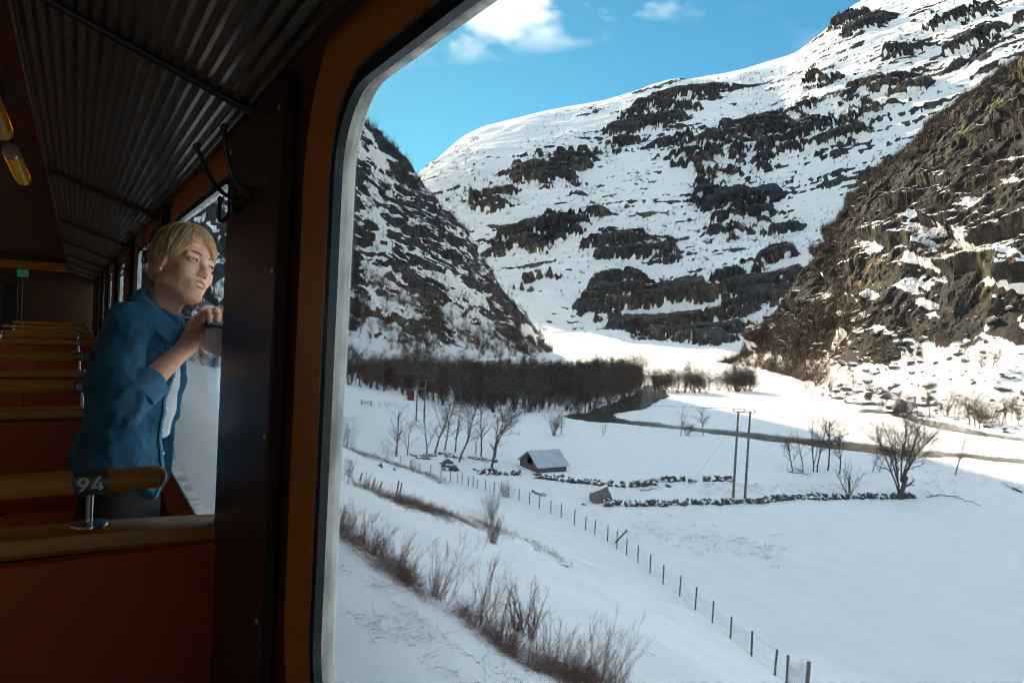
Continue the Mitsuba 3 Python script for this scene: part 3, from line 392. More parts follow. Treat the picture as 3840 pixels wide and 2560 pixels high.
for i, (x, y, z, h, lean, kind, lab) in enumerate(TREES):
    k = thing('bare_tree', lab, 'tree')
    w_, t_ = bare_tree(kind, h, lean, 100 + i); to = T().translate([x, y, z])
    part(k, 'trunk', mikit.ply(w_, 'bark', smooth=True, to_world=to)); part(k, 'crown', mikit.ply(t_, 'fine_twigs', to_world=to))
# birches on the far bank share four shapes
TW = .05
VAR = [bare_tree(kd, 8.0, ln, 300 + i) for i, (kd, ln) in enumerate([('crown', .5), ('crown', -.4), ('bush', 0), ('lean', .9)])]
VAR = [(mikit.ply(a, 'bark', smooth=True), mikit.ply(b, 'fine_twigs')) for a, b in VAR]
for i, (x, y, z, h) in enumerate(BANK_TREES):
    k = thing('bank_tree', 'bare birch tree growing among boulders on the far bank at right', 'tree', 'bare trees along the far bank')
    a, b = VAR[i % 4]; to = T().translate([x, y, z]).rotate([0, 0, 1], i * 67).scale(h / 8)
    part(k, 'trunk', {**a, 'to_world': to}); part(k, 'crown', {**b, 'to_world': to})
for i, (cx, cy, rx, ry, n, h, lab) in enumerate([(155.5, 147, 9, 6, 22, 8.8, 'dense dark bare thicket beside the bend of the stream'), (184, 146, 9, 5, 18, 8.4, 'twin crowned bare thicket at the far end of the sunny snowfield')]):
    r_ = np.random.default_rng(70 + i); ws, ts = [], []
    for j in range(n):
        q = r_.normal(size=2) * .55; a, b = bare_tree(['crown', 'bush', 'bush'][j % 3], h * r_.uniform(.65, 1.05) * (1 - .25 * min(1, np.hypot(*q))), r_.normal(0, .5), 2000 + 50 * i + j)
        off = [cx + q[0] * rx, cy + q[1] * ry, -18.1]; a.apply_translation(off); b.apply_translation(off); ws.append(a); ts.append(b)
    k = thing('riverside_thicket', lab, 'bushes'); part(k, 'stems', mikit.ply(cat(ws), 'bark', smooth=True)); part(k, 'twigs', mikit.ply(cat(ts), 'bare_twigs'))
r_ = np.random.default_rng(77)
ed = along_line([(x, y, -18) for x, y in FOREST_EDGE], 2.6)
for i, p in enumerate(ed):
    k = thing('forest_edge_tree', 'bare birch standing at the front edge of the dark forest', 'tree', 'bare trees at the forest edge'); a, b = VAR[i % 4]
    x, y = p[0] + r_.normal(0, 1.3), p[1] + r_.normal(0, 1.3); to = T().translate([x, y, float(ground(x, y, False))]).rotate([0, 0, 1], r_.uniform(0, 360)).scale(r_.uniform(.75, 1.15))
    part(k, 'trunk', {**a, 'to_world': to}); part(k, 'crown', {**b, 'to_world': to})
TW = .018

def rock(seed, n=14, flat=.75):
    r_ = np.random.default_rng(seed); p = r_.normal(size=(n, 3)); p /= np.linalg.norm(p, axis=1, keepdims=True)
    return trimesh.convex.convex_hull(p * r_.uniform(.75, 1.1, (n, 1)) * np.array([1, .8, flat]))
ROCKS = [mikit.ply(rock(i), 'snowy_stone') for i in range(8)]
def stones(key, pts, size, rng, height=.35, width=.3):
    for p in pts:
        for lay in range(2):
            if lay and rng.random() < .2: continue
            q = p + rng.normal(0, .1, 3) * np.array([1, 1, .2]) + np.array([rng.normal(0, width * .5), rng.normal(0, width * .5), .14 + lay * height])
            s_ = size * rng.uniform(.6, 1.25) * (1 - .15 * lay)
            part(key, 'stone', {**ROCKS[rng.integers(8)], 'to_world': T().translate(q.tolist()).rotate([0, 0, 1], rng.uniform(0, 360)).rotate([1, 0, 0], rng.uniform(-25, 25)).scale(s_)})
rg = np.random.default_rng(8)
k = thing('stone_wall', 'long low dry stone wall running past the pole feet, nearest the camera', 'stone wall')
stones(k, along_line(WALL_A, .36), .42, rg)
for L, lab in zip(WALLS_B, ['short snow covered stone wall at foot of leaning trees', 'rough stone wall between curved tree and barn', 'stone wall running from barn towards big boulder', 'broken piece of stone wall right behind the big boulder', 'low middle piece of the upper stone wall', 'tallest humped piece of the upper stone wall', 'low stone wall piece just left of the near power pole']):
    k = thing('stone_wall', lab, 'stone wall'); stones(k, along_line(L, .38), .42, rg, .36)
k = thing('stone_heap', 'wide heap of snowy stones around the bare tree roots', 'stone heap')
for _ in range(46):
    p = along_line(HEAP, .3); p = p[rg.integers(len(p))] + rg.normal(0, .5, 3) * np.array([1, 1, .08])
    part(k, 'stone', {**ROCKS[rg.integers(8)], 'to_world': T().translate([p[0], p[1], p[2] + .1]).rotate([0, 0, 1], rg.uniform(0, 360)).scale([rg.uniform(.35, .8), rg.uniform(.3, .6), rg.uniform(.2, .42)])})
def boulder(seed, s):
    m = rock(seed, 18, .9).subdivide().subdivide(); v = np.array(m.vertices); nn = v / np.linalg.norm(v, axis=1, keepdims=True)
    v = v + nn * (.16 * (fbm(v * 2.2 + seed, 4, seed) - .5))[:, None]; return trimesh.Trimesh(v * np.array(s), m.faces, process=False)
for i, ((x, y, z), s, mt, lab) in enumerate(zip(BOULDERS, [(1.55, 1.35, 1.55), (.55, .5, .45), (1.35, .8, .5), (1.1, .8, .6), (.35, .3, .3), (.4, .3, .3), (.6, .5, .4), (.35, .3, .3), (1.0, .8, .55), (.5, .4, .35), (.5, .4, .35), (.35, .3, .2)], ['grey_stone'] + ['snowy_stone'] * 11, [
        'big pale grey boulder standing in snow at left end of stone wall', 'small dark rock at foot of the big grey boulder', 'long flat boulder under snow left of big grey boulder', 'dark pointed boulder beside the tree heap', 'small rock poking from snow under left fence posts', 'small dark rock on the slope under the left shrubs', 'rock at the left end of the stone heap', 'rusty small stone on the open slope', 'dark block lying in the upper stone wall', 'small snowy stone in front of the upper wall', 'rock under weeds at end of the brush bank', 'cluster stone in snow below the big boulder'])):
    k = thing('boulder', lab, 'boulder'); scene[k] = mikit.ply(boulder(40 + i, s), mt, smooth=35, to_world=T().translate([x, y, z + .30 * s[2]]).rotate([0, 0, 1], i * 50)); 
# scree under the right cliffs
tal = RIGHTM; nu_, nv_ = tal.shape[:2]
rs = np.random.default_rng(12); big, small = [], []
for i in range(1500):
    a, b = rs.integers(int(nu_ * .18), int(nu_ * .86)), rs.integers(int(nv_ * .015), int(nv_ * .27))
    s_ = .35 + 1.9 * rs.random() ** 5 * 1.3
    (big if s_ > 1.15 else small).append((*tal[a, b], s_))
k = thing('talus_slab', 'wide flat topped boulder capped with snow, middle of the scree', 'boulder'); scene[k] = mikit.ply(boulder(61, (3.6, 2.6, 1.1)), 'snowy_stone', smooth=35, to_world=T().translate(TALUS[1]))
k = thing('talus_block', 'large dark square boulder at the foot of the scree', 'boulder'); scene[k] = mikit.ply(boulder(62, (3.2, 2.4, 2.6)), 'grey_stone', smooth=35, to_world=T().translate(TALUS[0]))
k = thing('talus_block', 'upright dark block left of the large square boulder', 'boulder'); scene[k] = mikit.ply(boulder(63, (1.7, 1.5, 2.2)), 'snowy_stone', smooth=35, to_world=T().translate(TALUS[2]))
for x, y, z, s_ in big[:160]:
    k = thing('scree_boulder', 'snow capped boulder lying in the scree under the right cliffs', 'boulder', 'boulders of the scree slope')
    scene[k] = {**ROCKS[rs.integers(8)], 'to_world': T().translate([x, y, z + .1]).rotate([0, 0, 1], rs.uniform(0, 360)).scale([s_ * 1.2, s_, s_ * .7])}
RK = [rock(i) for i in range(8)]; ms = []
for x, y, z, s_ in small:
    m = RK[rs.integers(8)].copy(); m.apply_scale([s_ * 1.2, s_, s_ * .7]); m.apply_translation((x, y, z + .05)); ms.append(m)
structure('scree', mikit.ply(cat(ms), 'snowy_stone'), 'stuff')

# fence along the field
fk = thing('wire_fence', 'long wire mesh fence with wooden posts curving along the field', 'fence')
for i, (x, y, z, h) in enumerate(POSTS):
    h = min(max(h, 1.0), 1.4); rr = .045; tl = rg.normal(0, .03, 2)
    part(fk, 'post', mikit.ply(tube([(x, y, z - .4), (x + tl[0] * .5, y + tl[1] * .5, z + h * .5), (x + tl[0], y + tl[1], z + h)], rr, 7), 'grey_wood', smooth=40))
x, y, z, h = POSTS[23]
part(fk, 'brace', mikit.ply(tube([(x + .3, y - .4, z - .2), (x + 1.2, y - 1.0, z + 1.1)], .075, 7), 'grey_wood'), label='leaning thick fence brace')
pp = np.array(POSTS)[:, :3]; ms = []
for a, b in zip(pp[:-1], pp[1:]):
    ln = np.linalg.norm(b - a); nn_ = max(4, int(ln / .35)); t = np.linspace(0, 1, nn_ + 1)
    sag = -.10 * 4 * t * (1 - t)
    gz = ground(a[0] + (b[0] - a[0]) * t, a[1] + (b[1] - a[1]) * t)
    base = np.stack([a[0] + (b[0] - a[0]) * t, a[1] + (b[1] - a[1]) * t, gz], 1)
    for hh_ in (.08, .55, 1.05):
        ms.append(tube(base + np.stack([0 * t, 0 * t, hh_ + sag * (hh_ > .5)], 1), .006 if hh_ > 1 else .004, 3, False))
    for q in range(nn_):
        for s0, s1 in ((.06, 1.0), (1.0, .06)):
            ms.append(tube([base[q] + [0, 0, s0 + sag[q] * s0], base[q + 1] + [0, 0, s1 + sag[q + 1] * s1]], .003, 3, False))
part(fk, 'netting', mikit.ply(cat(ms), 'steel'), kind='stuff')
fk = thing('short_fence', 'row of short leaning posts half buried on the near slope', 'fence')
for x, y, z, h in SHORT_POSTS: part(fk, 'post', mikit.ply(tube([(x, y, z - .3), (x + .04, y, z + .1), (x + .1, y, z + h + .12)], .025, 6), 'grey_wood'))

# power poles
def hpole(a, b, lab, lower):
    k = thing('power_pole', lab, 'power pole'); a, b = np.array(a), np.array(b); tops = []
    for q in (a, b):
        p0, p1 = q[:3] - [0, 0, .6], q[:3] + [0, 0, q[3]]; tops.append(p1)
        part(k, 'pole', mikit.ply(tube([p0, (p0 + p1) / 2, p1], [.145, .125, .10], 10), 'pole_wood', smooth=40))
    d = (tops[1] - tops[0]); d[2] = 0; d /= np.linalg.norm(d); c = (tops[0] + tops[1]) / 2; z_ = c[2] - .12
    e0, e1 = c - d * 1.25, c + d * 1.25; part(k, 'crossarm', mikit.ply(tube([(e0[0], e0[1], z_), (c[0], c[1], z_), (e1[0], e1[1], z_)], .06, 6), 'pole_wood'))
    pins = []
    for t in (-1.15, 0, 1.15):
        q = c + d * t; pins.append(np.array([q[0], q[1], z_ + .36]))
        part(k, 'insulator', mikit.ply(cat([tube([(q[0], q[1], z_), (q[0], q[1], z_ + .36)], [.025, .025], 6), tube([(q[0], q[1], z_ + .16), (q[0], q[1], z_ + .22), (q[0], q[1], z_ + .30), (q[0], q[1], z_ + .36)], [.08, .09, .06, .05], 8)]), 'gasket'))
    if lower:
        part(k, 'brace', mikit.ply(tube([a[:3] + [0, 0, a[3] * .80], b[:3] + [0, 0, a[3] * .80]], .05, 6), 'steel'))
    zz = a[2] + a[3] * .86 if not lower else a[2] + a[3] * .78
    part(k, 'warning_plate', mikit.ply(bx(a[0] - .2, a[0] + .02, a[1] - .18, a[1] - .15, zz - .14, zz + .14), 'yellow_paint'))
    s0 = a[:3] + [0, 0, a[3] * .9] ; s1 = a[:3] + (-LAT * 3.0) + [0, 3.0, 0]; s1[2] = float(ground(s1[0], s1[1], False))
    part(k, 'stay_wire', mikit.ply(tube([s0, s1], .012, 4), 'steel'))
    return pins
pa = hpole(POLES[0], POLES[1], 'tall double wooden power pole standing behind the near stone wall', False)
pb = hpole(POLES[2], POLES[3], 'distant double wooden power pole left, in front of dark forest', True)
k = thing('power_line', 'three thin electric wires strung between the two double poles', 'power line')
def wire(p, q, sag):
    t = np.linspace(0, 1, 25)[:, None]; w_ = p + (q - p) * t; w_[:, 2] -= sag * 4 * (t * (1 - t))[:, 0]; return tube(w_, .012, 4, False)
far = np.array([POLES[1][0] + 40, POLES[1][1] - 62, -8.0])
for i in range(3): part(k, 'wire', mikit.ply(cat([wire(pb[i], pa[i], 1.0), wire(pa[i], far + LAT * i * 1.1, 1.5)]), 'gasket'))

# barn
bo = np.array(BARN[0]); U, V = np.array([1.0, -.05, 0]) / np.linalg.norm([1, .05]), np.array([.05, 1.0, 0]) / np.linalg.norm([1, .05])
Lb, Wb, eave, peak = 4.1, 4.5, .85, 2.3
M4 = np.eye(4); M4[:3, 0], M4[:3, 1], M4[:3, 3] = U, V, bo
def loc(m): m = m.copy(); m.apply_transform(M4); return m
bk = thing('field_barn', 'small weathered wooden barn with grey roof in the snowy field', 'barn')
gab = Polygon([(0, -.6), (Wb, -.6), (Wb, eave), (Wb / 2, peak), (0, eave)]); hole = sbox(1.55, .75, 2.75, 1.75)
def planks_gable(poly, x0):
    ms = []; n = int(Wb / .16)
    for i in range(n):
        g_ = poly.intersection(sbox(i * Wb / n + .006, -1, (i + 1) * Wb / n - .006, 5))
        if not g_.is_empty:
            m = ex(g_, .03); m.apply_translation((x0 + rg.uniform(-.008, .008), 0, 0)); ms.append(m)
    return cat(ms)
part(bk, 'gable_wall', mikit.ply(loc(planks_gable(gab.difference(hole), 0)), 'grey_wood'))
part(bk, 'gable_wall', mikit.ply(loc(planks_gable(gab, Lb - .03)), 'grey_wood'))
for yy in (0, Wb - .03):
    part(bk, 'side_wall', mikit.ply(loc(cat([bx(.04 + i * .16, .04 + i * .16 + .15, yy + rg.uniform(-.01, .01), yy + .03, -.6, eave) for i in range(25)])), 'grey_wood'))
for sgn in (0, 1):
    y_e, y_r = (-.3, Wb / 2) if sgn == 0 else (Wb + .3, Wb / 2); ze = eave - .3 * (peak - eave) / (Wb / 2) + .06
    rid = thing_roof = None
    nrm = 7
    quad = np.array([[-.35, y_e, ze], [Lb + .3, y_e, ze], [Lb + .3, y_r, peak + .06], [-.35, y_r, peak + .06]])
    m = trimesh.convex.convex_hull(np.vstack([quad, quad - [0, 0, .05]])); rf = part(bk, 'roof', mikit.ply(loc(m), 'tin_roof'))
    seams = [tube([quad[0] + (quad[1] - quad[0]) * t + [0, 0, .01], quad[3] + (quad[2] - quad[3]) * t + [0, 0, .01]], .018, 4) for t in np.linspace(.01, .99, 8)]
    part(rf, 'seam', mikit.ply(loc(cat(seams)), 'tin_roof'))
part(bk, 'hay', mikit.ply(loc(bx(.8, Lb - .2, .2, Wb - .2, -.6, .3)), 'shadow_hole'))  # black block stands in for the shade inside the barn

# shed, bench, sign
x, y, z, h, _ = SHED
k = thing('red_shed', 'small narrow dark red hut at the edge of the forest', 'shed')
m = np.eye(4); m[:3, 0], m[:3, 1], m[:3, 3] = LAT, [.538, .841, 0], [x, y, z]
part(k, 'wall', mikit.ply(cat([bx(-.65, .65, -.6, .6, -.3, 2.0)]).apply_transform(m), 'red_paint'))
part(k, 'roof', mikit.ply(bx(-.75, .75, -.7, .7, 2.0, 2.1).apply_transform(m), 'grey_wood')); part(k, 'door', mikit.ply(bx(-.4, .4, -.64, -.602, 0, 1.85).apply_transform(m), 'red_paint'))
a, b = np.array(BENCH[0]), np.array(BENCH[1]); m = np.eye(4); m[:3, 0], m[:3, 1], m[:3, 3] = LAT, [.538, .841, 0], (a + b) / 2
k = thing('park_bench', 'dark green slatted bench in the snow at far left', 'bench')
for zz in (.42, .42, .70, .86): pass
for i, (yy, zz) in enumerate([(-.18, .45), (0, .45), (.25, .68), (.28, .86)]): part(k, 'slat', mikit.ply(bx(-1.05, 1.05, yy - .06, yy + .06, zz - .03, zz + .03).apply_transform(m), 'green_paint'))
for xx in (-.9, .9):
    part(k, 'leg', mikit.ply(cat([bx(xx - .04, xx + .04, -.2, -.12, -.3, .42), bx(xx - .04, xx + .04, .2, .29, -.3, .9)]).apply_transform(m), 'green_paint'))
x, y, z, h, _ = SIGN; m = np.eye(4); m[:3, 0], m[:3, 1], m[:3, 3] = LAT, [.538, .841, 0], [x, y, z]
k = thing('blue_sign', 'small blue sign on a post behind the bench', 'sign')
part(k, 'post', mikit.ply(tube([(0, 0, -.3), (0, 0, h + .9)], .04, 6).apply_transform(m), 'steel')); part(k, 'panel', mikit.ply(bx(-.28, .28, -.07, -.045, h - .1, h + .95).apply_transform(m), 'blue_paint'))
part(k, 'symbol', mikit.ply(bx(-.10, .10, -.078, -.0705, h + .25, h + .65).apply_transform(m), 'white_paint'))
k = thing('snow_stakes', 'ragged little fence of leaning stakes beside the bench', 'fence')
for i in range(16):
    q = b + LAT * (1.5 + .35 * i) + np.array([.538, .841, 0]) * (rg.normal(0, .5) + .25 * i); q[2] = float(ground(q[0], q[1], False))
    part(k, 'stake', mikit.ply(tube([q - [0, 0, .2], q + LAT * rg.normal(.1, .2) + [0, 0, rg.uniform(.5, 1.1)]], .03, 5), 'bark'))

# branches, shrubs, weeds
for i, (L, lab, r_) in enumerate(zip(BRANCHES, ['long crooked fallen branch on the sunny snow at right', 'fallen branch lying between the two stone walls', 'driftwood log lying under the row of thin trees', 'second driftwood log beside the row of thin trees', 'old plank leaning on the near stone wall', 'dead root stump at the right edge of the field'], [.07, .05, .07, .06, .06, .12])):
    k = thing('fallen_branch', lab, 'branch'); g_ = np.random.default_rng(500 + i); w_, t_ = [], []
    L = along_line(L, .4) + g_.normal(0, .06, (len(along_line(L, .4)), 3)) + [0, 0, .12]
    w_.append(tube(L, np.linspace(r_, r_ * .4, len(L)), 6))
    for j in range(8):
        q = L[g_.integers(len(L))]; d = g_.normal(size=3); d[2] = abs(d[2]) * .6; d /= np.linalg.norm(d); grow(g_, q, d, g_.uniform(.6, 1.6), r_ * .4, 1, 2, [0, 4], w_, t_, tw=.02)
    tw = np.concatenate(t_); scene[k + '__wood'] = mikit.ply(cat(w_), 'bark', smooth=40); scene[k + '__twigs'] = mikit.ply(trimesh.Trimesh(tw, np.arange(len(tw)).reshape(-1, 3), process=False), 'fine_twigs')
def shrub(h, n, r, seed, spread=.45, side=8, bias=(0, 0)):
    """many slender arching stems with short side twigs"""
    g_ = np.random.default_rng(seed); ms = []
    for i in range(n):
        a = g_.uniform(0, 6.283); s = spread * g_.random() ** .6 * h; L = h * g_.uniform(.55, 1.05)
        b0 = np.array([g_.normal(0, .10), g_.normal(0, .10), -.08 / max(h, .3)]) * h
        tip = b0 + np.array([np.cos(a) * s + bias[0] * h, np.sin(a) * s + bias[1] * h, L]); mid = (b0 + tip) / 2 + g_.normal(0, .05, 3) * h + np.array([-(tip - b0)[0], -(tip - b0)[1], 0]) * .14
        t = np.linspace(0, 1, 6)[:, None]; p = b0 * (1 - t) ** 2 + 2 * mid * t * (1 - t) + tip * t * t
        ms.append(tube(p, np.linspace(r, r * .3, 6), 4, False))
        for j in range(side):
            tt = g_.uniform(.25, .95); q = b0 * (1 - tt) ** 2 + 2 * mid * tt * (1 - tt) + tip * tt * tt
            d = (tip - b0) / L * .8 + g_.normal(0, .45, 3); d /= np.linalg.norm(d); l = h * g_.uniform(.06, .22)
            ms.append(tube([q, q + d * l * .5 + g_.normal(0, .01, 3) * h, q + d * l + [0, 0, .03 * h]], [r * .5, r * .4, r * .2], 3, False))
    return cat(ms)
SL = ['tall twiggy shrub rising behind the weed bank, mid slope', 'small shrub on the mound below the tall twiggy shrub', 'pale wispy bush at the window edge, top of slope', 'thin upright shoots beside the left dead tree', 'low brushy shoots at the left end of fence', 'red brown shrub at the window edge above weeds', 'lone thin sapling behind the weed bank', 'dark twiggy clump near the lower end of weed bank', 'last twiggy clump at the tip of weed bank', 'big dark round shrub sprouting right of the hedge', 'sparse shrub beside the short leaning posts', 'bending stems at the upper left end of the hedge', 'fine bush standing among the fence posts']
for i, ((x, y, z, h), lab) in enumerate(zip(SHRUBS, SL)):
    k = thing('bare_shrub', lab, 'shrub'); n = [46, 26, 40, 16, 18, 18, 5, 14, 12, 34, 14, 14, 40][i]
    scene[k] = mikit.ply(shrub(max(h, .45), n, .010 if h > 1 else .006, 600 + i, .4), 'red_twigs' if i not in (2, 12) else 'fine_twigs', to_world=T().translate([x, y, z]))
hed = along_line(HEDGE, .23); HL = 'leafless willow clump in the dark hedge row on the near bank'
for i, p in enumerate(hed):
    k = thing('hedge_shrub', HL, 'shrub', 'willow clumps of the near hedge row'); g_ = np.random.default_rng(700 + i)
    scene[k] = mikit.ply(shrub(g_.uniform(.30, .85) * (1 if g_.random() < .7 else .6), 17, .0036, 700 + i, .5, 8, (.20, .05)), 'red_twigs', to_world=T().translate([p[0] + g_.normal(0, .09), p[1] + g_.normal(0, .1), float(ground(p[0], p[1])) - .02]))
# tangled dead bramble under the hedge, dry weeds and stalks
def blades(pts, L, w_, rng, flat=.5, up=1.0):
    n = len(pts); d = rng.normal(size=(n, 3)); d[:, 2] = np.abs(d[:, 2]) * up; d[:, :2] *= flat; d /= np.linalg.norm(d, axis=1, keepdims=True)
    d *= (L * rng.uniform(.4, 1.1, n))[:, None]; s = np.cross(d, rng.normal(size=(n, 3))); s *= (w_ / 2 / np.linalg.norm(s, axis=1))[:, None]
    v = np.stack([pts - s, pts + s, pts + d], 1).reshape(-1, 3); return trimesh.Trimesh(v, np.arange(len(v)).reshape(-1, 3), process=False)
def band(L, n, wid, rng, dz=.0):
    p = along_line(L, .02); p = p[rng.integers(len(p), size=n)] + rng.normal(0, wid, (n, 3)) * [1, 1, 0]; p[:, 2] = ground(p[:, 0], p[:, 1]) + dz; return p
g_ = np.random.default_rng(900)
q = band(HEDGE, 8500, .15, g_); q = q[fbm(q / .22, 3, 91) > .46]; q[:, 2] += np.abs(g_.normal(0, .06, len(q)))
structure('bramble', mikit.ply(blades(q, .24, .0036, g_, 1.0, .8), 'red_twigs'), 'stuff')
ms = [blades(band(L, n, wd, g_), ln, w_, g_, .8) for L, n, wd, ln, w_ in [(WEEDS[0], 1100, .38, .42, .022), (WEEDS[1], 600, .45, .36, .016), (WEEDS[2], 900, .6, .5, .02), (WEEDS[3], 1200, .7, .7, .03), (WEEDS[4], 200, .25, .28, .016)]]
structure('dry_weeds', mikit.ply(cat(ms), 'red_twigs'), 'stuff')
q = np.column_stack([g_.uniform(1.9, 3.2, 2400), g_.uniform(2.5, 7.5, 2400), np.zeros(2400)]); q = q[(fbm(q / .5, 2, 77) > .5)]; q[:, 2] = ground(q[:, 0], q[:, 1]) + .01
structure('dry_stalks', mikit.ply(blades(q, .17, .0036, g_, 1.6, .25), 'red_twigs'), 'stuff')
q = []
for cx, cy in GRASS:
    m_ = g_.integers(8, 30); q.append(np.column_stack([cx + g_.normal(0, .25, m_), cy + g_.normal(0, .18, m_), np.zeros(m_)]))
q = np.concatenate(q); q[:, 2] = ground(q[:, 0], q[:, 1]) - .03
structure('grass_tufts', mikit.ply(blades(q, .30, .04, g_, 1.2, .6), 'dry_grass'), 'stuff')

# ------------------------------------------------------------------ railway carriage
bumpy('brown_panel', (0.085, 0.030, 0.014), 0.35, lambda p, n, uv: mikit.fbm(p.x * 3, p.y * 40, p.z * 4, 2), 0.0004)
mat('dark_panel', (0.045, 0.016, 0.012), 0.35)
mat('floor_cover', (0.70, 0.62, 0.50), 0.6)
mat('light_panel', (0.80, 0.72, 0.58), 0.6)
mat('orange_panel', (0.55, 0.17, 0.02), 0.35)
mat('cream_frame', lambda p, n, uv: mikit.mix((0.42, 0.40, 0.34), (0.78, 0.74, 0.65), mikit.smoothstep(.3, .6, mikit.fbm(p.x * 30, p.y * 30, p.z * 9, 4))), 0.4)
mat('trim_metal', (0.6, 0.6, 0.6), 0.3, metallic=0.9)
mat('bounce_cream', (0.82, 0.80, 0.74), 0.5)
scene['pane_glass'] = {'type': 'thindielectric', 'int_ior': 1.5}
PITCH, HOLES = 2.2, range(-2, 9)
def rrect(y0, y1, z0, z1, r): return sbox(y0 + r, z0 + r, y1 - r, z1 - r).buffer(r, quad_segs=10)
wins = [rrect(-.24 + PITCH * k, 1.13 + PITCH * k, -.69, .37, .14) for k in HOLES]
car = thing('train_carriage', 'dark wooden railway carriage interior with orange framed windows', 'train carriage')
WINDOW_KEYS = {}
def side(mirror):
    def mir(m):
        if mirror:
            v = np.array(m.vertices); v[:, 0] = -2.1 - v[:, 0]; m = trimesh.Trimesh(v, m.faces[:, ::-1], process=False)
        return m
    poly = sbox(-4.4, -1.5, 18, .66)
    for w in wins: poly = poly.difference(w)
    m = ex(poly, .027); m.apply_translation((.36, 0, 0)); part(car, 'side_wall', mikit.ply(mir(m), 'light_panel' if mirror else 'brown_panel'))
    skin_ = sbox(-4.5, -1.75, 18.1, 1.05)
    for w in wins: skin_ = skin_.difference(w.buffer(-.002))
    m = ex(skin_, .004); m.apply_translation((.3885, 0, 0)); part(car, 'outer_skin', mikit.ply(mir(m), 'bounce_cream'))  # unseen pale sheet added to bounce light onto the near slope
    for k, w in zip(HOLES, wins):
        if k < -1: continue
        m = ex(w.buffer(.17).intersection(sbox(-9, -1, 30, .47)).difference(w), .008); m.apply_translation((.3525, 0, 0))
        f = part(car, 'window', mikit.ply(mir(m), 'orange_panel'))
        if not mirror: WINDOW_KEYS[k] = f
        m = ex(w.buffer(.004).difference(w.buffer(-.018)), .014); m.apply_translation((.351, 0, 0)); part(f, 'gasket', mikit.ply(mir(m), 'gasket'))
        m = ex(w.buffer(.001).difference(w.buffer(-.010)), .022); m.apply_translation((.366, 0, 0)); part(f, 'frame', mikit.ply(mir(m), 'cream_frame'))
        m = ex(w.buffer(.009).difference(w.buffer(.004)), .012); m.apply_translation((.350, 0, 0)); part(f, 'trim', mikit.ply(mir(m), 'trim_metal'))
        if mirror and k >= 0:
            m = ex(w.buffer(-.0105), .002); m.apply_translation((.376, 0, 0)); part(f, 'blind', mikit.ply(mir(m), 'light_panel'))  # unseen blinds added to keep bright left windows out of the pane reflections
        elif k != 1:
            tri = trimesh.creation.triangulate_polygon(w.buffer(-.0105), engine='earcut')
            vv = np.column_stack([np.full(len(tri[0]), .379), tri[0]])
            part(f, 'pane', mikit.ply(mir(trimesh.Trimesh(vv, tri[1], process=False)), 'pane_glass'))
side(False); side(True)
for k in HOLES:
    part(car, 'pillar_cover', mikit.ply(bx(.325, .3515, 1.37 + PITCH * k, 1.91 + PITCH * k, -1.45, .47, .004), 'dark_panel'))
    if k < 3:
        for yy in (1.395, 1.885):
            for zz in (-.62, -.25, .08, .40):
                sc_ = trimesh.creation.icosphere(2, .0065); sc_.vertices = np.array(sc_.vertices) * [.5, 1, 1]; sc_.apply_translation((.325, yy + PITCH * k, zz)); part(car + '__pillar_cover' + (f'_{k + 2:03d}' if k > -2 else ''), 'screw', mikit.ply(sc_, 'trim_metal', smooth=True))
arch = np.array([(.36, .62), (.33, .70), (.24, .78), (.05, .86), (-.3, .92), (-1.05, .96), (-1.8, .92), (-2.15, .86), (-2.34, .78), (-2.43, .70), (-2.46, .62)])
poly = Polygon(np.vstack([arch, [(-2.56, .62), (-2.56, 1.1), (.46, 1.1), (.46, .62)]]))
m = trimesh.creation.extrude_polygon(poly, 22.4, engine='earcut'); vv = np.array(m.vertices); m = trimesh.Trimesh(np.stack([vv[:, 0], vv[:, 2] - 4.4, vv[:, 1]], 1), m.faces[:, ::-1], process=False)
part(car, 'ceiling', mikit.ply(m, 'brown_panel', smooth=30))
part(car, 'floor', mikit.ply(bx(-2.5, .4, -4.4, 18, -1.52, -1.45), 'floor_cover'))
part(car, 'end_wall', mikit.ply(bx(-2.5, .42, 18.0, 18.08, -1.5, 1.0), 'brown_panel'))
part(car, 'end_wall', mikit.ply(bx(-2.5, .42, -4.5, -4.42, -1.5, 1.0), 'light_panel'))

# ------------------------------------------------------------------ carriage fittings
bumpy('upholstery', (0.50, 0.075, 0.018), 0.85, lambda p, n, uv: mikit.noise(p.x * 260, p.y * 260, p.z * 260), 0.0006, sheen=0.4)
bumpy('oiled_wood', lambda p, n, uv: mikit.mix((0.42, 0.145, 0.018), (0.62, 0.25, 0.032), mikit.fbm(p.x * 3, p.y * 60, p.z * 60, 2)), 0.32, lambda p, n, uv: mikit.fbm(p.x * 3, p.y * 80, p.z * 80, 2), 0.0003)
mat('chrome', (0.75, 0.75, 0.74), 0.18, metallic=1.0)
mat('clamp_metal', (0.16, 0.15, 0.14), 0.35, metallic=0.6)
mat('dark_metal', (0.10, 0.09, 0.085), 0.3, metallic=0.9)
mat('netting_metal', (0.30, 0.31, 0.27), 0.45, metallic=0.5)
mat('plate_black', (0.02, 0.02, 0.02), 0.4)
mat('plate_text', (0.75, 0.75, 0.72), 0.5)
mat('sticker_white', (0.72, 0.74, 0.74), 0.5)
mat('sticker_red', (0.55, 0.05, 0.05), 0.5)
